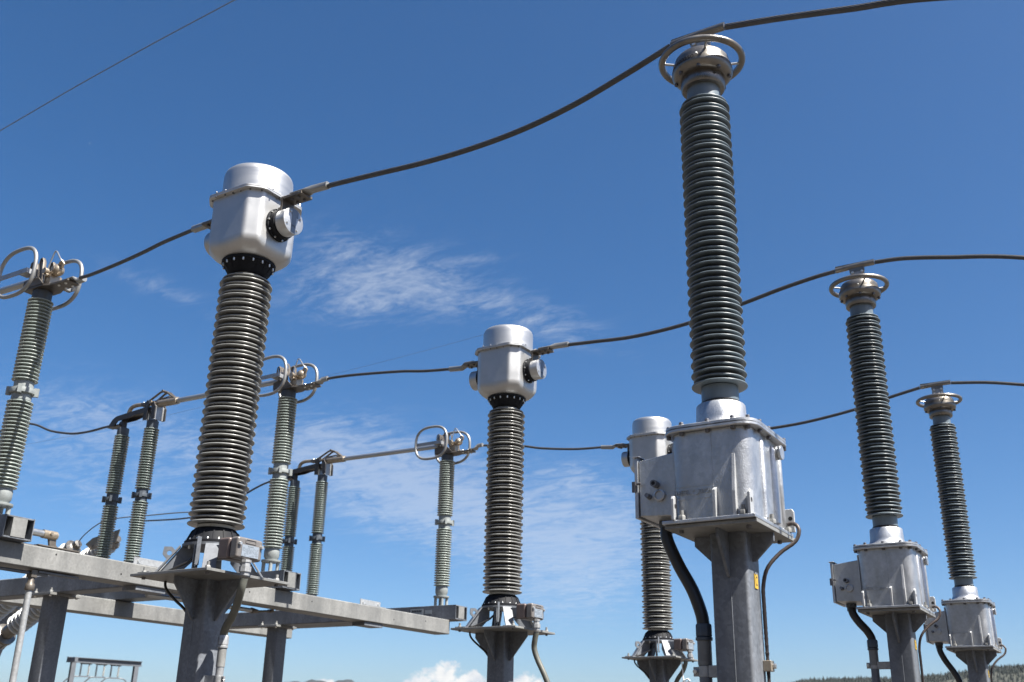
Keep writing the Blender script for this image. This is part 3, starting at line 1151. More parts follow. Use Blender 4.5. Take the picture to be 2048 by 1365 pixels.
        xs = sorted((sgn * .262, sgn * .278))
        b.box(xs[0], xs[1], -.05, .05, 2.165, 2.245)
        xs = sorted((sgn * .262, sgn * .425))
        b.box(xs[0], xs[1], -.05, .05, 2.2455, 2.263)
        xs = sorted((sgn * .235, sgn * .2615))
        b.box(xs[0], xs[1], -.04, .04, 2.16, 2.20)
        br = b.build('terminal_pad', M['dark_cast'], t, 0, 0.002)
        for xx in (.33, .385):
            for yy in (-.025, .025):
                instance(BOLT_D, 'bolt', None, br, (sgn * xx, yy, 2.2455), (pi, 0, 0))
    if True:
        cap = [o for o in t.children if o.name.startswith('terminal_cap')][0]
        text_part('lettering', 'IMS', .019, M['ink'], cap, lambda u, v, w: Vector((.3413, u, 2.10 - .035 + v)), 0)
    # secondary junction box
    b = MB()
    b.sections([[(x, -.195 + y, .06 + z) for x, y, z in q] for q in (
        [(.245, .0, .0), (.245, .18, .0), (.245, .18, .112), (.245, .0, .112)],
        [(.33, .0, .0), (.33, .18, .0), (.33, .18, .112), (.33, .0, .112)])])
    jb = b.build('junction_box', M['box_brown'], t, 0, 0.014)
    b = MB()
    b.box(.334, .392, -.195, -.015, .06, .172)
    cv = b.build('box_cover', M['box_face'], jb, 0, 0.014)
    b = MB()
    b.box(.3921, .3945, -.165, -.045, .073, .133)
    npl = b.build('name_plate', M['plate'], cv, 0)
    b = MB()
    b.box(.3947, .3952, -.125, -.085, .124, .129)
    random.seed(3)
    for k in range(9):
        y = -.16
        while y < -.055:
            w = random.uniform(.004, .02)
            if random.random() < .7:
                b.box(.3947, .3951, y, min(y + w, -.05), .077 + k * .005, .0785 + k * .005)
            y += w + random.uniform(.003, .008)
    b.build('printing', M['ink_grey'], npl, 0)
    b = MB()
    b.tube([(.393, -.105 + .036 * max(-1, min(1, 1.5 * cos(a))), .152 + .009 * max(-1, min(1, 1.5 * sin(a)))) for a in [2 * pi * k / 28 for k in range(28)]], .0022, 8, closed=True)
    b.build('raised_oval', M['box_face'], cv, 60)
    for yy, zz in ((-.183, .135), (-.027, .135)):
        instance(BOLT_M, 'bolt', None, cv, (.392, yy, zz), (0, pi / 2, 0))
    b = MB()
    b.lathe([(.028, .058), (.028, .046), (.024, .044), (.024, .026), (.031, .025), (.031, -.003), (.025, -.006), (.025, -.022)], 8, (.385, -.119, 0))
    b.build('cable_gland', M['galv_new'], jb, 30)
    b = MB()
    b.box(.12, .262, -.115, -.085, .075, .155)
    b.build('box_bracket', M['galv_shade'], jb, 0, 0.002)
    # earth strap and thin black lead under the ring
    b = MB()
    b.box(.045, .052, -.175, -.140, .01, .155)
    b.box(.078, .083, -.190, -.162, .045, .195)
    b.build('earth_strap', M['galv_shade'], t, 0, 0.001)
    b = MB()
    b.tube(spline([(.02, -.13, .11), (-.02, -.15, .07), (-.07, -.17, .045), (-.12, -.19, .02), (-.17, -.21, .012), (-.215, -.12, .004), (-.215, -.11, -.04), (-.19, -.105, -.075), (-.14, -.09, -.12), (-.10, -.05, -.17), (-.088, 0, -.25), (-.086, .02, -.6)], 10), .0075, 12)
    b.build('black_lead', M['rubber'], t, 60)
    return t


ct0 = make_ct()
CT_L = ['largest white headed current transformer with ribbed brown insulator, nearest, left of centre',
        'mid sized white headed current transformer standing in the centre of the photo',
        'smallest white headed current transformer partly hidden behind the nearest grey tank']
ct0['label'] = CT_L[0]
for i in (1, 2):
    dup(ct0, (CX, CY + 3 * i, CZ), CT_L[i])

# ------------------------------------------------------------------ disconnectors
DX, DY, DS = -6.90, 4.24, 2.73


def post_insulator_parts(parent, x, r0, seg=40, lower=(3.295, 3.925), upper=(4.10, 4.735), cap=(4.745, 4.82), pm='porc_green'):
    core = r0 * .62
    for nm, (a, b_) in (('lower_insulator', lower), ('upper_insulator', upper)):
        m = MB()
        prof = [(r0 * .72, a - .02), (r0 * .72, a - .006)] + sheds(a, b_, 24, core, r0, 0, .0036, .14) + [(r0 * .72, b_ + .006), (r0 * .72, b_ + .02)]
        m.lathe(prof, seg, (x, 0, 0))
        m.build(nm, M[pm], parent, 55)
    m = MB()
    c = r0 * .76
    z0, z1 = lower[1] + .012, upper[0] - .012
    zm = (z0 + z1) / 2
    m.lathe([(c * .93, z0), (c, z0 + .006), (c, zm - .02), (c * 1.3, zm - .018), (c * 1.32, zm - .004), (c * 1.32, zm + .004), (c * 1.3, zm + .018), (c, zm + .02), (c, z1 - .006), (c * .93, z1)], seg, (x, 0, 0))
    for k in range(4):
        a = pi / 4 + k * pi / 2
        m.box(-.017, .017, -.012, .012, zm - .032, zm + .032, Matrix.Translation((x + c * 1.36 * cos(a), c * 1.36 * sin(a), 0)) @ Matrix.Rotation(a, 4, 'Z'))
    m.build('middle_collar', M['cap_pale' if pm == 'porc_green' else 'cap_grey'], parent, 35)
    m = MB()
    m.lathe([(c, cap[0]), (c * 1.02, cap[0] + .004), (c * 1.02, cap[1] - .002), (c * .97, cap[1])], seg, (x, 0, 0))
    m.build('top_cap', M['cap_grey'], parent, 35)
    m = MB()
    zb = lower[0] - .012
    m.lathe([(c * 1.25, zb - .125), (c * 1.27, zb - .122), (c * 1.27, zb - .108), (c * .8, zb - .104), (c * .86, zb - .092), (c * 1.0, zb - .075), (c * 1.02, zb - .02), (c * .95, zb - .002)], seg, (x, 0, 0))
    m.build('bottom_cap', M['cap_pale'], parent, 35)
    for sx, sy in ((-1, -1), (1, -1), (1, 1), (-1, 1)):
        m = MB()
        m.cyl((x + sx * .045, sy * .045, 3.062), (x + sx * .045, sy * .045, zb - .1255), .017, n=14)
        m.build('foot_stud', M['cap_pale'], parent, 30)


def make_ds():
    t = thing('disconnector', '', 'switch', (DX, DY, 0), 'disconnectors mounted across the steel frame')
    # base frame of two webs and plates
    x0, x1 = -2.78, .285
    b = MB()
    b.box(x0, x1, -.112, -.105, 2.902, 3.058)
    b.box(x0, x1, .105, .112, 2.902, 3.058)
    b.box(x0, x1 - .003, -.1048, .1048, 3.046, 3.0565)
    b.box(x0, x1 - .003, -.1048, .1048, 2.9035, 2.914)
    b.build('base_frame', M['galv_shade'], t, 0, 0.0015)  # webs take the shade-toned steel, the end plate the plain one
    b = MB()
    b.box(x0, x1 + .001, -.055, .055, 2.9145, 3.0455)
    b.build('end_plate', M['galv'], t, 0, 0.0015)
    b = MB()
    b.box(-.11, .16, -.095, .095, 3.0572, 3.0618)
    b.box(-2.52, -1.84, -.095, .095, 3.0572, 3.0618)
    b.build('seat_plate', M['galv_new'], t, 0, 0.001)
    b = MB()
    b.box(-.16, .20, -.06, .06, 2.8985, 2.9018)
    b.build('packing_plate', M['galv_shade'], t, 0)
    # front and rear posts
    post_insulator_parts(t, 0, .0925)
    post_insulator_parts(t, -1.95, .080, 32, (3.295, 3.90), (4.05, 4.69), (4.70, 4.785), 'porc_shade')
    post_insulator_parts(t, -2.42, .080, 32, (3.295, 3.90), (4.05, 4.67), (4.68, 4.765), 'porc_shade')
    # front contact head
    b = MB()
    b.prism([(-.13, -.085), (.10, -.085), (.17, -.06), (.37, -.055), (.37, .055), (.17, .06), (.10, .085), (-.13, .085)], (0, 0, 4.829), (1, 0, 0), (0, 1, 0), .016)
    b.prism([(-.13, 4.837), (.12, 4.837), (.05, 4.90), (-.04, 4.915), (-.13, 4.90)], (0, -.085, 0), (1, 0, 0), (0, 0, 1), .009)
    b.prism([(-.13, 4.837), (.12, 4.837), (.05, 4.90), (-.04, 4.915), (-.13, 4.90)], (0, .085, 0), (1, 0, 0), (0, 0, 1), .009)
    hd = b.build('contact_base', M['dark_cast'], t, 0, 0.002)
    for x, y in ((.24, -.03), (.24, .03), (.32, -.03), (.32, .03)):
        instance(BOLT_M, 'bolt', None, hd, (x, y, 4.821), (pi, 0, 0))
        instance(BOLT_M, 'bolt', None, hd, (x, y, 4.837))
    for k in range(5):
        y = -.06 + k * .024
        b = MB()
        pr = [(-.11, 4.84), (-.105, 4.93), (-.125, 5.02), (-.118, 5.065), (-.095, 5.075), (-.078, 5.05), (-.07, 4.96), (-.06, 4.86)]
        b.tube([(x, y, z) for x, z in pr], .0035, 6, rx=.010)
        b.build('contact_finger', M['dark_cast'], t, 40)
    for k in range(2):
        y = -.075 + k * .15
        b = MB()
        pr = [(.0, 4.84), (-.005, 4.95), (-.03, 5.05), (-.022, 5.085), (0, 5.09), (.018, 5.06), (.03, 4.97), (.06, 4.9)]
        b.tube([(x, y * .6, z) for x, z in pr], .004, 6, rx=.016)
        b.build('contact_guide', M['dark_cast'], t, 40)
    b = MB()
    b.sphere((.165, -.015, 4.962), .047)
    b.cyl((.165, -.06, 4.962), (.165, -.064, 4.962), .02, n=16)
    b.tube([(.185, -.02, 4.99), (.205, -.03, 5.015), (.225, -.03, 5.02), (.235, -.025, 5.0), (.215, -.02, 4.97)], .012, 10)
    b.build('counterweight', M['brass'], t, 50)
    b = MB()
    b.cyl((.08, -.02, 4.945), (.165, -.015, 4.96), .022, n=14)
    b.box(.055, .135, -.045, .05, 4.85, 4.93)
    b.cyl((.09, -.065, 4.925), (.09, .065, 4.925), .016, n=12)
    b.lathe([(.026, 0), (.026, .03)], 12, mat=Matrix.Translation((.085, -.05, 4.955)) @ Matrix.Rotation(pi / 2, 4, 'X'))
    b.build('earthing_hinge', M['brass'], t, 35, 0.002)
    b = MB()
    b.tube([(.055, -.05, 4.85), (.07, -.05, 4.93), (.10, -.045, 5.05), (.115, -.04, 5.115), (.125, -.038, 5.127), (.14, -.036, 5.118), (.185, -.03, 5.055), (.205, -.028, 5.035), (.207, -.028, 5.01)], .006, 10)
    b.build('arcing_horn', M['alu_pipe'], t, 60)
    # two corona loops either side of the contact
    def loop(cx, y, hw, hh, name, bar):
        pts = []
        for k in range(56):
            a = 2 * pi * k / 56
            c_, s_ = cos(a), sin(a)
            e = 2 / 2.7
            pts.append((cx + hw * math.copysign(abs(c_) ** e, c_), y, 4.952 + hh * math.copysign(abs(s_) ** e, s_)))
        b = MB()
        b.tube(pts, .0155, 14, closed=True)
        lp = b.build('corona_loop', M['alu_loop'], t, 60)
        b = MB()
        for q in bar:
            b.box(*q)
        b.build('loop_bracket', M['galv_new'], lp, 0, 0.0015)
    loop(-.135, -.16, .225, .195, 'a', [(-.355, -.10, -.164, -.156, 4.925, 4.965), (-.10, .0, -.166, -.088, 4.925, 4.965)])
    loop(-.04, .16, .245, .195, 'b', [(.08, .20, .156, .164, 4.86, 4.90), (.08, .12, .086, .164, 4.86, 4.90)])
    # moving blade
    b = MB()
    b.tube([(-1.62, 0, 4.965), (-.9, 0, 4.955), (-.10, 0, 4.945)], .0275, 24)
    b.build('blade', M['alu_pipe'], t, 60)
    # hinge end on the rear posts
    b = MB()
    b.prism([(-2.62, 4.795), (-2.52, 4.788), (-2.47, 4.845), (-2.30, 4.852), (-2.20, 4.872), (-2.02, 4.880), (-1.93, 4.87), (-1.93, 4.93), (-2.05, 4.94), (-2.50, 4.902), (-2.56, 4.872)], (0, -.05, 0), (1, 0, 0), (0, 0, 1), .014)
    b.prism([(-2.62, 4.795), (-2.52, 4.788), (-2.47, 4.845), (-2.30, 4.852), (-2.20, 4.872), (-2.02, 4.880), (-1.93, 4.87), (-1.93, 4.93), (-2.05, 4.94), (-2.50, 4.902), (-2.56, 4.872)], (0, .05, 0), (1, 0, 0), (0, 0, 1), .014)
    b.box(-2.50, -2.03, -.0425, .0425, 4.884, 4.896)
    b.box(-2.66, -2.45, -.0425, .0425, 4.795, 4.812)
    b.cyl((-2.42, 0, 4.765), (-2.42, 0, 4.884), .03, n=18)
    b.build('hinge_casting', M['darker_cast'], t, 30, 0.002)
    for y in (-.07, .07):
        for q in ([(-2.03, 4.787), (-1.975, 4.787), (-1.965, 4.90), (-1.955, 4.99), (-2.0, 5.01), (-2.03, 4.97)], [(-1.895, 4.787), (-1.845, 4.787), (-1.85, 4.92), (-1.89, 4.985), (-1.93, 4.99), (-1.91, 4.90)]):
            b = MB()
            b.prism(q, (0, y, 0), (1, 0, 0), (0, 0, 1), .014)
            b.build('hinge_cheek', M['darker_cast'], t, 0, 0.003)
    b = MB()
    b.box(-1.885, -1.873, -.063, .063, 4.787, 4.94)
    b.build('hinge_bracket', M['galv_new'], t, 0, 0.002)
    b = MB()
    b.box(-2.0, -1.985, -.063, .063, 4.787, 4.90)
    b.build('hinge_bracket', M['galv_new'], t, 0, 0.002)
    b = MB()
    b.cyl((-1.95, 0, 4.975), (-1.60, 0, 4.966), .042, .040, 22)
    b.cyl((-1.93, -.09, 4.975), (-1.93, .09, 4.975), .018, n=14)
    b.build('blade_socket', M['brass'], t, 35)
    b = MB()
    for y in (-.035, .035):
        b.tube([(-2.06, y, 4.99), (-1.95, y, 5.04), (-1.86, y * .9, 5.085), (-1.82, y * .8, 5.095), (-1.76, y * .7, 5.075), (-1.68, y * .6, 5.02), (-1.63, y * .5, 4.99)], .012, 10)
    b.tube([(-2.06, 0, 4.985), (-1.9, 0, 5.02), (-1.75, 0, 5.03), (-1.66, 0, 4.99)], .010, 8)
    b.cyl((-1.82, -.045, 5.095), (-1.82, .045, 5.095), .014, n=12)
    b.build('lifting_arm', M['dark_cast'], t, 40)
    b = MB()
    b.tube(spline([(-2.37, 0, 4.895), (-2.37, 0, 4.94), (-2.345, 0, 4.985), (-2.29, 0, 5.005), (-2.20, 0, 5.005), (-2.06, 0, 4.99)], 6), .022, 14)
    b.build('bent_tube', M['brass'], t, 60)
    b = MB()
    b.box(-2.16, -2.05, -.03, .03, 4.975, 5.012)
    fc = b.build('tube_fitting', M['dark_cast'], t, 0, 0.004)
    for x in (-2.14, -2.08):
        instance(BOLT_M, 'bolt', None, fc, (x, 0, 5.012))
    return t


ds0 = make_ds()
DS_L = ['disconnector with tall ribbed post at the far left edge, open contact and corona loops',
        'middle disconnector whose front post stands just right of the nearest current transformer',
        'far disconnector with name plate on its base, left of the central current transformer']
ds0['label'] = DS_L[0]
dss = [ds0] + [dup(ds0, (DX, DY + DS * i, 0), DS_L[i]) for i in (1, 2)]
# plates on the side of the farthest base frame only
m = MB()
m.box(-.34, -.16, -.1145, -.1125, 2.945, 3.03)
pl = m.build('name_plate', M['plate'], dss[2], 0)
m = MB()
for k in range(6):
    m.box(-.318 + k * .0235, -.300 + k * .0235, -.1152, -.1147, 2.995, 3.018)
m.box(-.29, -.21, -.1152, -.1147, 2.958, 2.975)
m.build('printing', M['ink'], pl, 0)
m = MB()
m.box(-.135, -.045, -.1145, -.1125, 2.972, 3.012)
m.build('small_plate', M['plate'], dss[2], 0)

# ------------------------------------------------------------------ steel frame carrying the disconnectors
fr = thing('disconnector_support', 'grey galvanised beam structure on two columns under the disconnectors', 'support', (-7.9, 6.85, 0))
FO = Vector((-7.9, 6.85, 0))


def wbox(b, x0, x1, y0, y1, z0, z1):
    return b.box(x0 - FO.x, x1 - FO.x, y0 - FO.y, y1 - FO.y, z0, z1)


def beam(name, x0, x1, y0, y1, z0, z1, m='galv', bev=.010):
    b = MB()
    wbox(b, x0, x1, y0, y1, z0, z1)
    return b.build(name, M[m], fr, 0, bev)


beam('long_beam', -6.895, -6.70, 4.07, 9.61, 2.742, 2.897)
beam('long_beam', -9.05, -8.86, 4.2, 9.43, 2.742, 2.897)
for yc in (5.49, 8.19):
    beam('cross_beam', -8.859, -6.896, yc - .09, yc + .09, 2.738, 2.890, 'galv_shade')  # shadowed sides put into the colour by the shade-toned steel
for xc, yc in ((-7.86, 5.49), (-7.915, 8.19)):
    b = MB()
    h = .075
    b.sections([[(p[0] + xc - FO.x, p[1] + yc - FO.y, p[2]) for p in round_rect(-h, h, -h, h, .010, z, 4)] for z in (0, 2.7165)])
    b.build('column', M['galv_shade'], fr, 30)
    cp = beam('cap_plate', xc - .13, xc + .13, yc - .15, yc + .15, 2.717, 2.7372, 'galv', .002)
    for sx in (-1, 1):
        for sy in (-1, 1):
            instance(BOLT_L, 'bolt', None, cp, (xc - FO.x + sx * .10, yc - FO.y + sy * .125, 2.7372))
            instance(BOLT_M, 'bolt', None, cp, (xc - FO.x + sx * .10, yc - FO.y + sy * .125, 2.717), (pi, 0, 0))
    beam('foot_plate', xc - .18, xc + .18, yc - .18, yc + .18, 0, .025, 'galv', .002)
fb_ = [o for o in fr.children if o.name.startswith('long_beam')][0]
for yh, zh in ((4.62, 2.86), (5.2, 2.80), (6.05, 2.85), (6.55, 2.83), (7.35, 2.84), (8.6, 2.80), (9.15, 2.84)):
    b = MB()
    b.cyl((-6.6996 - FO.x, yh - FO.y, zh), (-6.699 - FO.x, yh - FO.y, zh), .007, n=14)
    b.build('bolt_hole', M['hole'], fb_, 30)
for yc in (5.53, 8.32):
    b = MB()
    wbox(b, -6.80, -6.792, yc - .16, yc + .16, 2.8985, 2.965)
    wbox(b, -6.7915, -6.715, yc - .16, yc + .16, 2.8985, 2.906)
    tp = b.build('angle_bracket', M['galv_new'], fr, 0, .0015)
    for s in (-.12, .12):
        instance(BOLT_M, 'bolt', None, tp, (-6.7915 - FO.x, yc + s - FO.y, 2.935), (0, pi / 2, 0))
    beam('splice_plate', -6.88, -6.72, yc - .16, yc + .13, 2.705, 2.7405, 'galv_shade', .002)

# operating rods
rod = thing('drive_rod', 'upright round drive pipe below the left end of the front beam', 'pipe', (-6.73, 4.5, 0))
m = MB()
m.cyl((0, 0, .0), (-.032, 0, 2.60), .0225, n=24)
m.build('pipe', M['galv_new'], rod, 40)
m = MB()
m.lathe([(.030, 2.595), (.034, 2.605), (.034, 2.635), (.024, 2.65), (.024, 2.70)], 24, (-.032, 0, 0))
m.box(-.062, -.002, -.022, .022, 2.685, 2.735)
m.build('clevis', M['dark_cast'], rod, 35)
m = MB()
m.tube([(-.032, -.28, 2.715), (-.032, .12, 2.715)], .012, 10)
m.box(-.07, .0, .03, .36, 2.722, 2.734)
m.build('crank_arm', M['galv_shade'], rod, 30)

rod2 = thing('operating_pipe', 'short horizontal operating pipe with clamp above the front beam at left', 'pipe', (-6.95, 4.55, 3.035))
m = MB()
m.cyl((0, -.19, 0), (0, .22, 0), .026, n=24)
m.build('pipe', M['alu_pipe'], rod2, 40)
m = MB()
m.cyl((0, .10, 0), (0, .212, 0), .032, n=24)
m.cyl((.03, .15, .005), (.045, .15, .005), .011, n=8)
m.build('clamp', M['brass'], rod2, 35)
m = MB()
m.prism([(.15, -.02), (.215, -.02), (.22, -.065), (.24, -.085), (.17, -.085)], (0, 0, 0), (0, 1, 0), (0, 0, 1), .02)
m.box(-.05, .05, .05, .40, -.096, -.086)
m.box(-.04, .04, -.1, .28, -.125, -.097)
m.build('lever', M['dark_cast'], rod2, 0, .002)

rod3 = thing('coupling_rod', 'thin dark coupling pipe behind the front beam beside the middle disconnector', 'pipe', (-6.93, 6.4, 2.712))
m = MB()
m.cyl((0, -.75, 0), (0, .42, 0), .019, n=20)
m.build('pipe', M['alu_pipe'], rod3, 40)
m = MB()
m.cyl((0, .42, 0), (0, .50, 0), .027, .016, n=16)
m.tube([(0, .50, 0), (0, .58, .01), (0, .66, .02)], .010, 10)
m.cyl((-.03, .66, .02), (.03, .66, .02), .016, n=12)
m.build('clevis', M['dark_cast'], rod3, 35)

# ------------------------------------------------------------------ conductors
def conductor(label, pts, group, lugs=(), r=.0155, per=26, m='cable'):
    o = Vector(pts[len(pts) // 2])
    t = thing('conductor', label, 'power line', o, group)
    b = MB()
    b.tube([p - o for p in spline(pts, per)], r, 40 if r > .012 else 10, lobes=10 if r > .012 else 0, twist=26 if r > .012 else 0)
    b.build('cable', M[m], t, 60)
    for flat0, flat1, b0, b1 in lugs:
        f0, f1, b0, b1 = (Vector(q) - o for q in (flat0, flat1, b0, b1))
        l = MB()
        d = (f1 - f0).normalized()
        side = Vector((0, 0, 1)).cross(d).normalized()
        up = d.cross(side)
        rings = []
        e = (b1 - b0).normalized()
        for p_, w, h in ((f0, .042, .008), (f1, .042, .008), (f1.lerp(b0, .55), .034, .013), (b0, .022, .0215), (b1, .0215, .0215)):
            rings.append([p_ + side * (w * (abs(cos(a)) ** .6) * math.copysign(1, cos(a))) + up * (h * (abs(sin(a)) ** .6) * math.copysign(1, sin(a))) for a in [2 * pi * k / 24 for k in range(24)]])
        l.sections(rings)
        l.build('cable_lug', M['alu_loop'], t, 40)
    return t


VYs = [3.96, 6.96, 9.96]
tail = [[(-0.324, 4.688), (-0.713, 4.784), (-1.027, 4.858), (-1.29, 4.912)], [(-0.35, 4.731), (-0.797, 4.84), (-1.09, 4.90), (-1.29, 4.917)], [(-0.3, 4.70), (-0.681, 4.796), (-0.98, 4.866), (-1.29, 4.912)]]
span = [[(-1.575, 4.908), (-1.70, 4.868), (-1.826, 4.829), (-2.112, 4.750), (-2.411, 4.700), (-2.726, 4.681), (-3.061, 4.687), (-3.419, 4.713), (-3.70, 4.733), (-3.79, 4.737)],
        [(-1.575, 4.908), (-1.72, 4.895), (-1.986, 4.855), (-2.279, 4.798), (-2.715, 4.725), (-3.174, 4.700), (-3.55, 4.722), (-3.79, 4.739)],
        [(-1.575, 4.908), (-1.856, 4.855), (-2.207, 4.779), (-2.647, 4.722), (-2.981, 4.704), (-3.379, 4.705), (-3.79, 4.735)]]
dspan = [[(-4.96, 4.768), (-5.32, 4.783), (-5.55, 4.781), (-5.792, 4.785), (-6.05, 4.795), (-6.277, 4.809), (-6.42, 4.826)],
         [(-4.95, 4.724), (-5.25, 4.755), (-5.529, 4.798), (-6.004, 4.848), (-6.25, 4.866), (-6.42, 4.872)],
         [(-4.95, 4.733), (-5.27, 4.740), (-5.668, 4.784), (-5.888, 4.829), (-6.15, 4.868), (-6.42, 4.885)]]
WHO = ['nearest', 'middle', 'farthest']
for i in range(3):
    y = VYs[i]
    pts = [(x, y, z) for x, z in tail[i]]
    pts = [(1.6, y, pts[0][2] - .75), (0.6, y, pts[0][2] - .34)] + pts
    conductor('thick stranded conductor rising out to the right from the %s voltage transformer' % WHO[i], pts, 'conductors leaving to the right')
    conductor('sagging stranded conductor between the %s voltage transformer and its current transformer' % WHO[i],
              [(x, y, z) for x, z in span[i]], 'conductors to the current transformers',
              [((-4.045, y, 4.741), (-3.945, y, 4.741), (-3.90, y, 4.748), (-3.775, y, 4.738 + .004))])
    y1 = DY + DS * i
    def yy(x):
        return 3.965 + 3 * i + (y1 - 3.965 - 3 * i) * (x + 4.70) / (-6.6 + 4.70)
    p = [(x, yy(x), z) for x, z in dspan[i]]
    conductor('stranded conductor between the %s current transformer and its disconnector' % WHO[i], p, 'conductors to the disconnectors',
              [((-4.695, yy(-4.695), 4.741), (-4.79, yy(-4.79), 4.742), (-4.84, yy(-4.84), p[0][2] - .012), (-4.97, yy(-4.97), p[0][2])),
               ((-6.57, y1, 4.845), (-6.50, y1, 4.847), (-6.47, y1, p[-1][2] - .003), (-6.405, y1, p[-1][2] + .001))], r=.0135)
conductor('dark looping conductor leaving the rear post of the middle disconnector to the left',
          [(-9.52, 6.97, 4.822), (-9.62, 6.97, 4.826), (-9.9, 6.97, 4.812), (-10.15, 6.97, 4.82), (-10.349, 6.97, 4.85), (-10.643, 6.97, 4.92), (-10.938, 6.97, 5.03), (-11.2, 6.97, 5.08), (-11.453, 6.97, 5.075), (-12.2, 6.97, 4.95), (-13.5, 6.97, 4.8)],
          'conductors behind the disconnectors', r=.013)
conductor('dark conductor leaving the rear post of the far disconnector to the left',
          [(-9.52, 9.7, 4.822), (-9.62, 9.7, 4.826), (-9.8, 9.7, 4.80), (-9.948, 9.7, 4.766), (-10.167, 9.7, 4.693), (-10.5, 9.7, 4.56), (-11.2, 9.7, 4.45), (-12.5, 9.7, 4.5)],
          'conductors behind the disconnectors', r=.013)
conductor('dark conductor leaving the rear post of the left edge disconnector',
          [(-9.52, 4.24, 4.822), (-9.62, 4.24, 4.826), (-9.9, 4.24, 4.812), (-10.349, 4.24, 4.85), (-10.938, 4.24, 5.03), (-11.453, 4.24, 5.075), (-13.5, 4.24, 4.8)],
          'conductors behind the disconnectors', r=.013)

w = MB()
w.tube(spline([(-60, 12.0, 10.9), (-40, 12, 13.7), (-22.769, 12.0, 15.664), (-18.419, 12.0, 16.108), (-14.671, 12.0, 16.374), (-4, 12, 17.0), (12, 12, 17.6)], 8), .012, 8)
tag(w.build('overhead_wire', M['thin_cable'], None, 60), 'thin overhead wire crossing the empty sky at upper left', 'wire')
w = MB()
w.tube(spline([(-90, 40, 19.9), (-66.428, 40, 19.55), (-54.824, 40, 19.5), (-46.729, 40, 19.70), (-33.483, 40, 20.209), (-26.33, 40, 20.6), (-25.0, 40, 20.72)], 8), .007, 6)
tag(w.build('overhead_wire', M['thin_cable'], None, 60), 'faint distant wire running behind the disconnectors and the central transformer', 'wire')

# ------------------------------------------------------------------ breaker with tilted bushings behind the frame
bk = thing('circuit_breaker', 'breaker with tilted pale ribbed bushings behind the frame at lower left', 'breaker', (-12.2, 7.6, 0))
BO = Vector((-12.2, 7.6, 0))


def bushing(base, top, r0, name='bushing', capr=.13):
    b0, t0 = Vector(base) - BO, Vector(top) - BO
    d = t0 - b0
    Lh = d.length
    mt = Matrix.Translation(b0) @ d.to_track_quat('Z', 'Y').to_matrix().to_4x4()
    b = MB()
    core = r0 * .55
    n = int(Lh * .80 / .062)
    b.lathe([(core, .02)] + sheds(.14, Lh - .13, n, core, r0, 0, .009, .10) + [(core, Lh - .06)], 40, mat=mt)
    o = b.build(name, M['porc_white'], bk, 55)
    b = MB()
    b.lathe([(core * 1.15, Lh - .08), (core * 1.5, Lh - .07), (core * 1.55, Lh - .03), (core * 1.1, Lh), (core * .8, Lh + .01), (core * .7, Lh + .07), (core * .3, Lh + .075)], 28, mat=mt)
    c = b.build('bushing_cap', M['alu_worn'], o, 35)
    for k in range(8):
        a = 2 * pi * k / 8
        p = mt @ Vector((core * 1.3 * cos(a), core * 1.3 * sin(a), Lh - .03))
        instance(BOLT_M, 'bolt', None, c, tuple(p), d.to_track_quat('Z', 'Y').to_euler())
    b = MB()
    b.lathe([(core * 1.8, -.26), (core * 1.85, -.24), (core * 1.2, -.225), (core * 1.2, -.11), (core * 1.9, -.10), (core * 1.9, -.065), (core * 1.15, -.05), (core * 1.15, .10), (core * 1.02, .12)], 32, mat=mt)
    f = b.build('bushing_flange', M['alu_worn'], o, 35)
    for k in range(10):
        a = 2 * pi * k / 10
        b = MB()
        b.box(-.02, .02, -.022, .022, -.22, -.11, mt @ Matrix.Rotation(a, 4, 'Z') @ Matrix.Translation((core * 1.45, 0, 0)))
        b.build('flange_bolt', M['galv_new'], f, 0, .003)


bushing((-11.50, 7.5, 2.735), (-10.22, 7.5, 3.385), .125)
bushing((-12.936, 8.1, 2.983), (-11.399, 8.1, 3.812), .125)
bushing((-13.62, 9.0, 3.37), (-11.83, 9.0, 4.06), .125)
m = MB()
m.cyl((-2.6, -.8, 1.2), (-2.6, 2.0, 1.2), .26, n=36)
m.build('tank', M['galv_shade'], bk, 40)
for py, pz in ((-.5, 1.0), (1.7, 1.0)):
    m = MB()
    m.box(-2.66, -2.54, py - .06, py + .06, 0, pz)
    m.build('leg', M['galv_shade'], bk, 0, .004)
for (bx, by, bz), (tx, ty, tz) in (((-11.72, 7.5, 2.626), (-14.8, 7.3, 1.2)), ((-13.13, 8.1, 2.878), (-14.8, 8.3, 1.2)), ((-13.83, 9.0, 3.29), (-14.8, 9.1, 1.2))):
    m = MB()
    m.cyl((tx - BO.x, ty - BO.y, tz), (bx - BO.x, by - BO.y, bz), .11, .10, n=24)
    m.build('bushing_turret', M['galv_shade'], bk, 40)
m = MB()
m.prism([(-11.40, 3.86), (-11.28, 3.93), (-10.78, 4.0), (-10.82, 3.84), (-11.28, 3.78)], (-BO.x, 8.25 - BO.y, 0), (1, 0, 0), (0, 0, 1), .012)
m.build('terminal_plate', M['alu_worn'], bk, 0, .002)
conductor('thin pale wire curving from the tilted bushing to behind the nearest current transformer',
          [(-11.36, 8.1, 3.84), (-11.27, 8.1, 3.93), (-11.09, 8.1, 4.03), (-10.89, 8.1, 4.09), (-10.55, 8.1, 4.10), (-10.17, 8.1, 4.088), (-9.38, 8.1, 4.06), (-9.0, 8.1, 3.98), (-8.9, 8.1, 3.6), (-8.9, 8.1, 2.9)], None, r=.007, m='thin_cable', per=10)

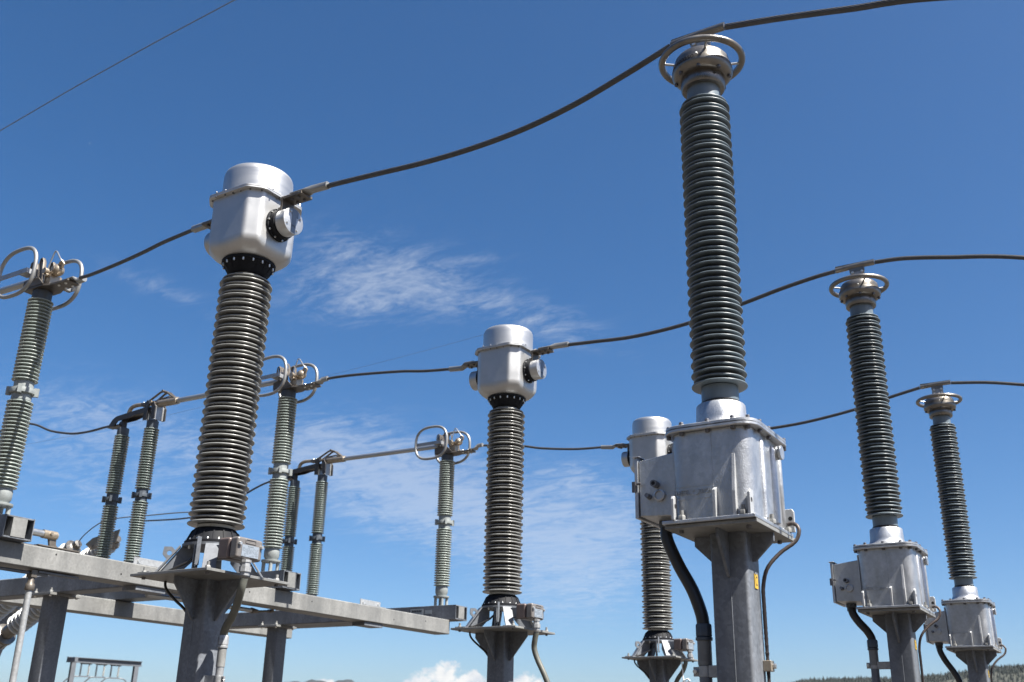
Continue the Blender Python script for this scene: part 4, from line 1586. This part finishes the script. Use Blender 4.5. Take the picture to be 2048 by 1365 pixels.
# ------------------------------------------------------------------ distant portal with hanging insulators
pg = thing('portal_gantry', 'small distant steel portal with hanging insulators at the lower left', 'gantry', (-54.0, 42.0, 0))
PO = Vector((-54.0, 42.0, 0))
pa, pb = Vector((-54.75, 39.7, 5.55)) - PO, Vector((-53.55, 44.05, 5.55)) - PO
pd = (pb - pa).normalized()
q = Matrix.Translation(pa) @ pd.to_track_quat('X', 'Z').to_matrix().to_4x4()
PL = (pb - pa).length
m = MB()
m.box(0, PL, -.14, .14, -.03, .0, q)
m.box(0, PL, -.014, .014, -.27, -.0305, q)
m.box(0, PL, -.14, .14, -.30, -.2705, q)
m.build('cross_beam', M['far_steel'], pg, 0)
m = MB()
m.box(.02, .2, -1.1, .14, -.30, -.05, q)
m.build('side_beam', M['far_steel'], pg, 0)
for u in (.25, PL - .45):
    m = MB()
    m.box(u, u + .26, -.13, -.115, -5.55, -.301, q)
    m.box(u, u + .26, .115, .13, -5.55, -.301, q)
    m.box(u + .12, u + .14, -.1148, .1148, -5.55, -.301, q)
    m.build('leg', M['far_steel'], pg, 0)
us = [.9, 1.37, 1.83, 2.28, 2.72, 3.17]
for k, u in enumerate(us):
    p0 = q @ Vector((u, 0, -.34))
    p1 = q @ Vector((u - .03, 0, -1.0))
    m = MB()
    m.lathe([(.035, 0)] + [(r_, z_) for j in range(9) for r_, z_ in ((.035, .05 + j * .06), (.075, .065 + j * .06), (.035, .085 + j * .06))] + [(.035, .66)], 14, tuple(p1))
    m.build('hanging_insulator', M['porc_white'] if k % 2 else M['far_steel'], pg, 40)
for k in range(0, 6, 2):
    m = MB()
    m.box(us[k] - .12, us[k + 1] + .12, -.03, .03, -1.08, -1.01, q)
    m.build('yoke_bar', M['far_steel'], pg, 0)
    m = MB()
    m.box(us[k] - .1, us[k + 1] + .1, -.04, .04, -.36, -.3005, q)
    m.build('top_bar', M['far_steel'], pg, 0)
for k, u in enumerate((.6, 1.75, 2.7)):
    m = MB()
    m.tube(spline([q @ Vector(v) for v in ((us[2 * k] - .1, 0, -1.05), (u - .3, 0, -1.12), (u - .7, .3, -1.7), (u - 1.1, .8, -2.9))], 8), .035, 8)
    m.build('jumper', M['thin_cable'], pg, 60)
m = MB()
m.tube(spline([q @ Vector(v) for v in ((us[5], 0, -1.04), (us[5] + .4, 0, -1.1), (us[5] + .7, .1, -1.5), (us[5] + .8, .2, -2.6))], 8), .035, 8)
m.build('jumper', M['thin_cable'], pg, 60)

# white string hanging from the farthest current transformer plate
m = MB()
m.tube(spline([(-4.075, 9.85, 2.43), (-4.07, 9.85, 2.36), (-4.066, 9.85, 2.27), (-4.04, 9.85, 2.235), (-4.0, 9.85, 2.25), (-4.03, 9.85, 2.265), (-4.08, 9.85, 2.22), (-4.075, 9.85, 2.1)], 8), .006, 8)
tag(m.build('string', M['string'], None, 60), 'white string dangling from the plate of the farthest current transformer', 'string')

# thin clear-day air that greys the distant hills
hz = MB()
hz.box(-9500, 9500, -9500, 9500, -4, 420)
ho = hz.build('haze', M['gravel'], None, 0)
hm = bpy.data.materials.new('haze_air')
hm.use_nodes = True
ht = hm.node_tree
ht.nodes.clear()
pv_ = ht.nodes.new('ShaderNodeVolumePrincipled')
pv_.inputs['Color'].default_value = (0.72, 0.85, 1.0, 1)
pv_.inputs['Density'].default_value = 0.000009
oo = ht.nodes.new('ShaderNodeOutputMaterial')
ht.links.new(pv_.outputs[0], oo.inputs['Volume'])
ho.data.materials.clear()
ho.data.materials.append(hm)
struct(ho, 'stuff')
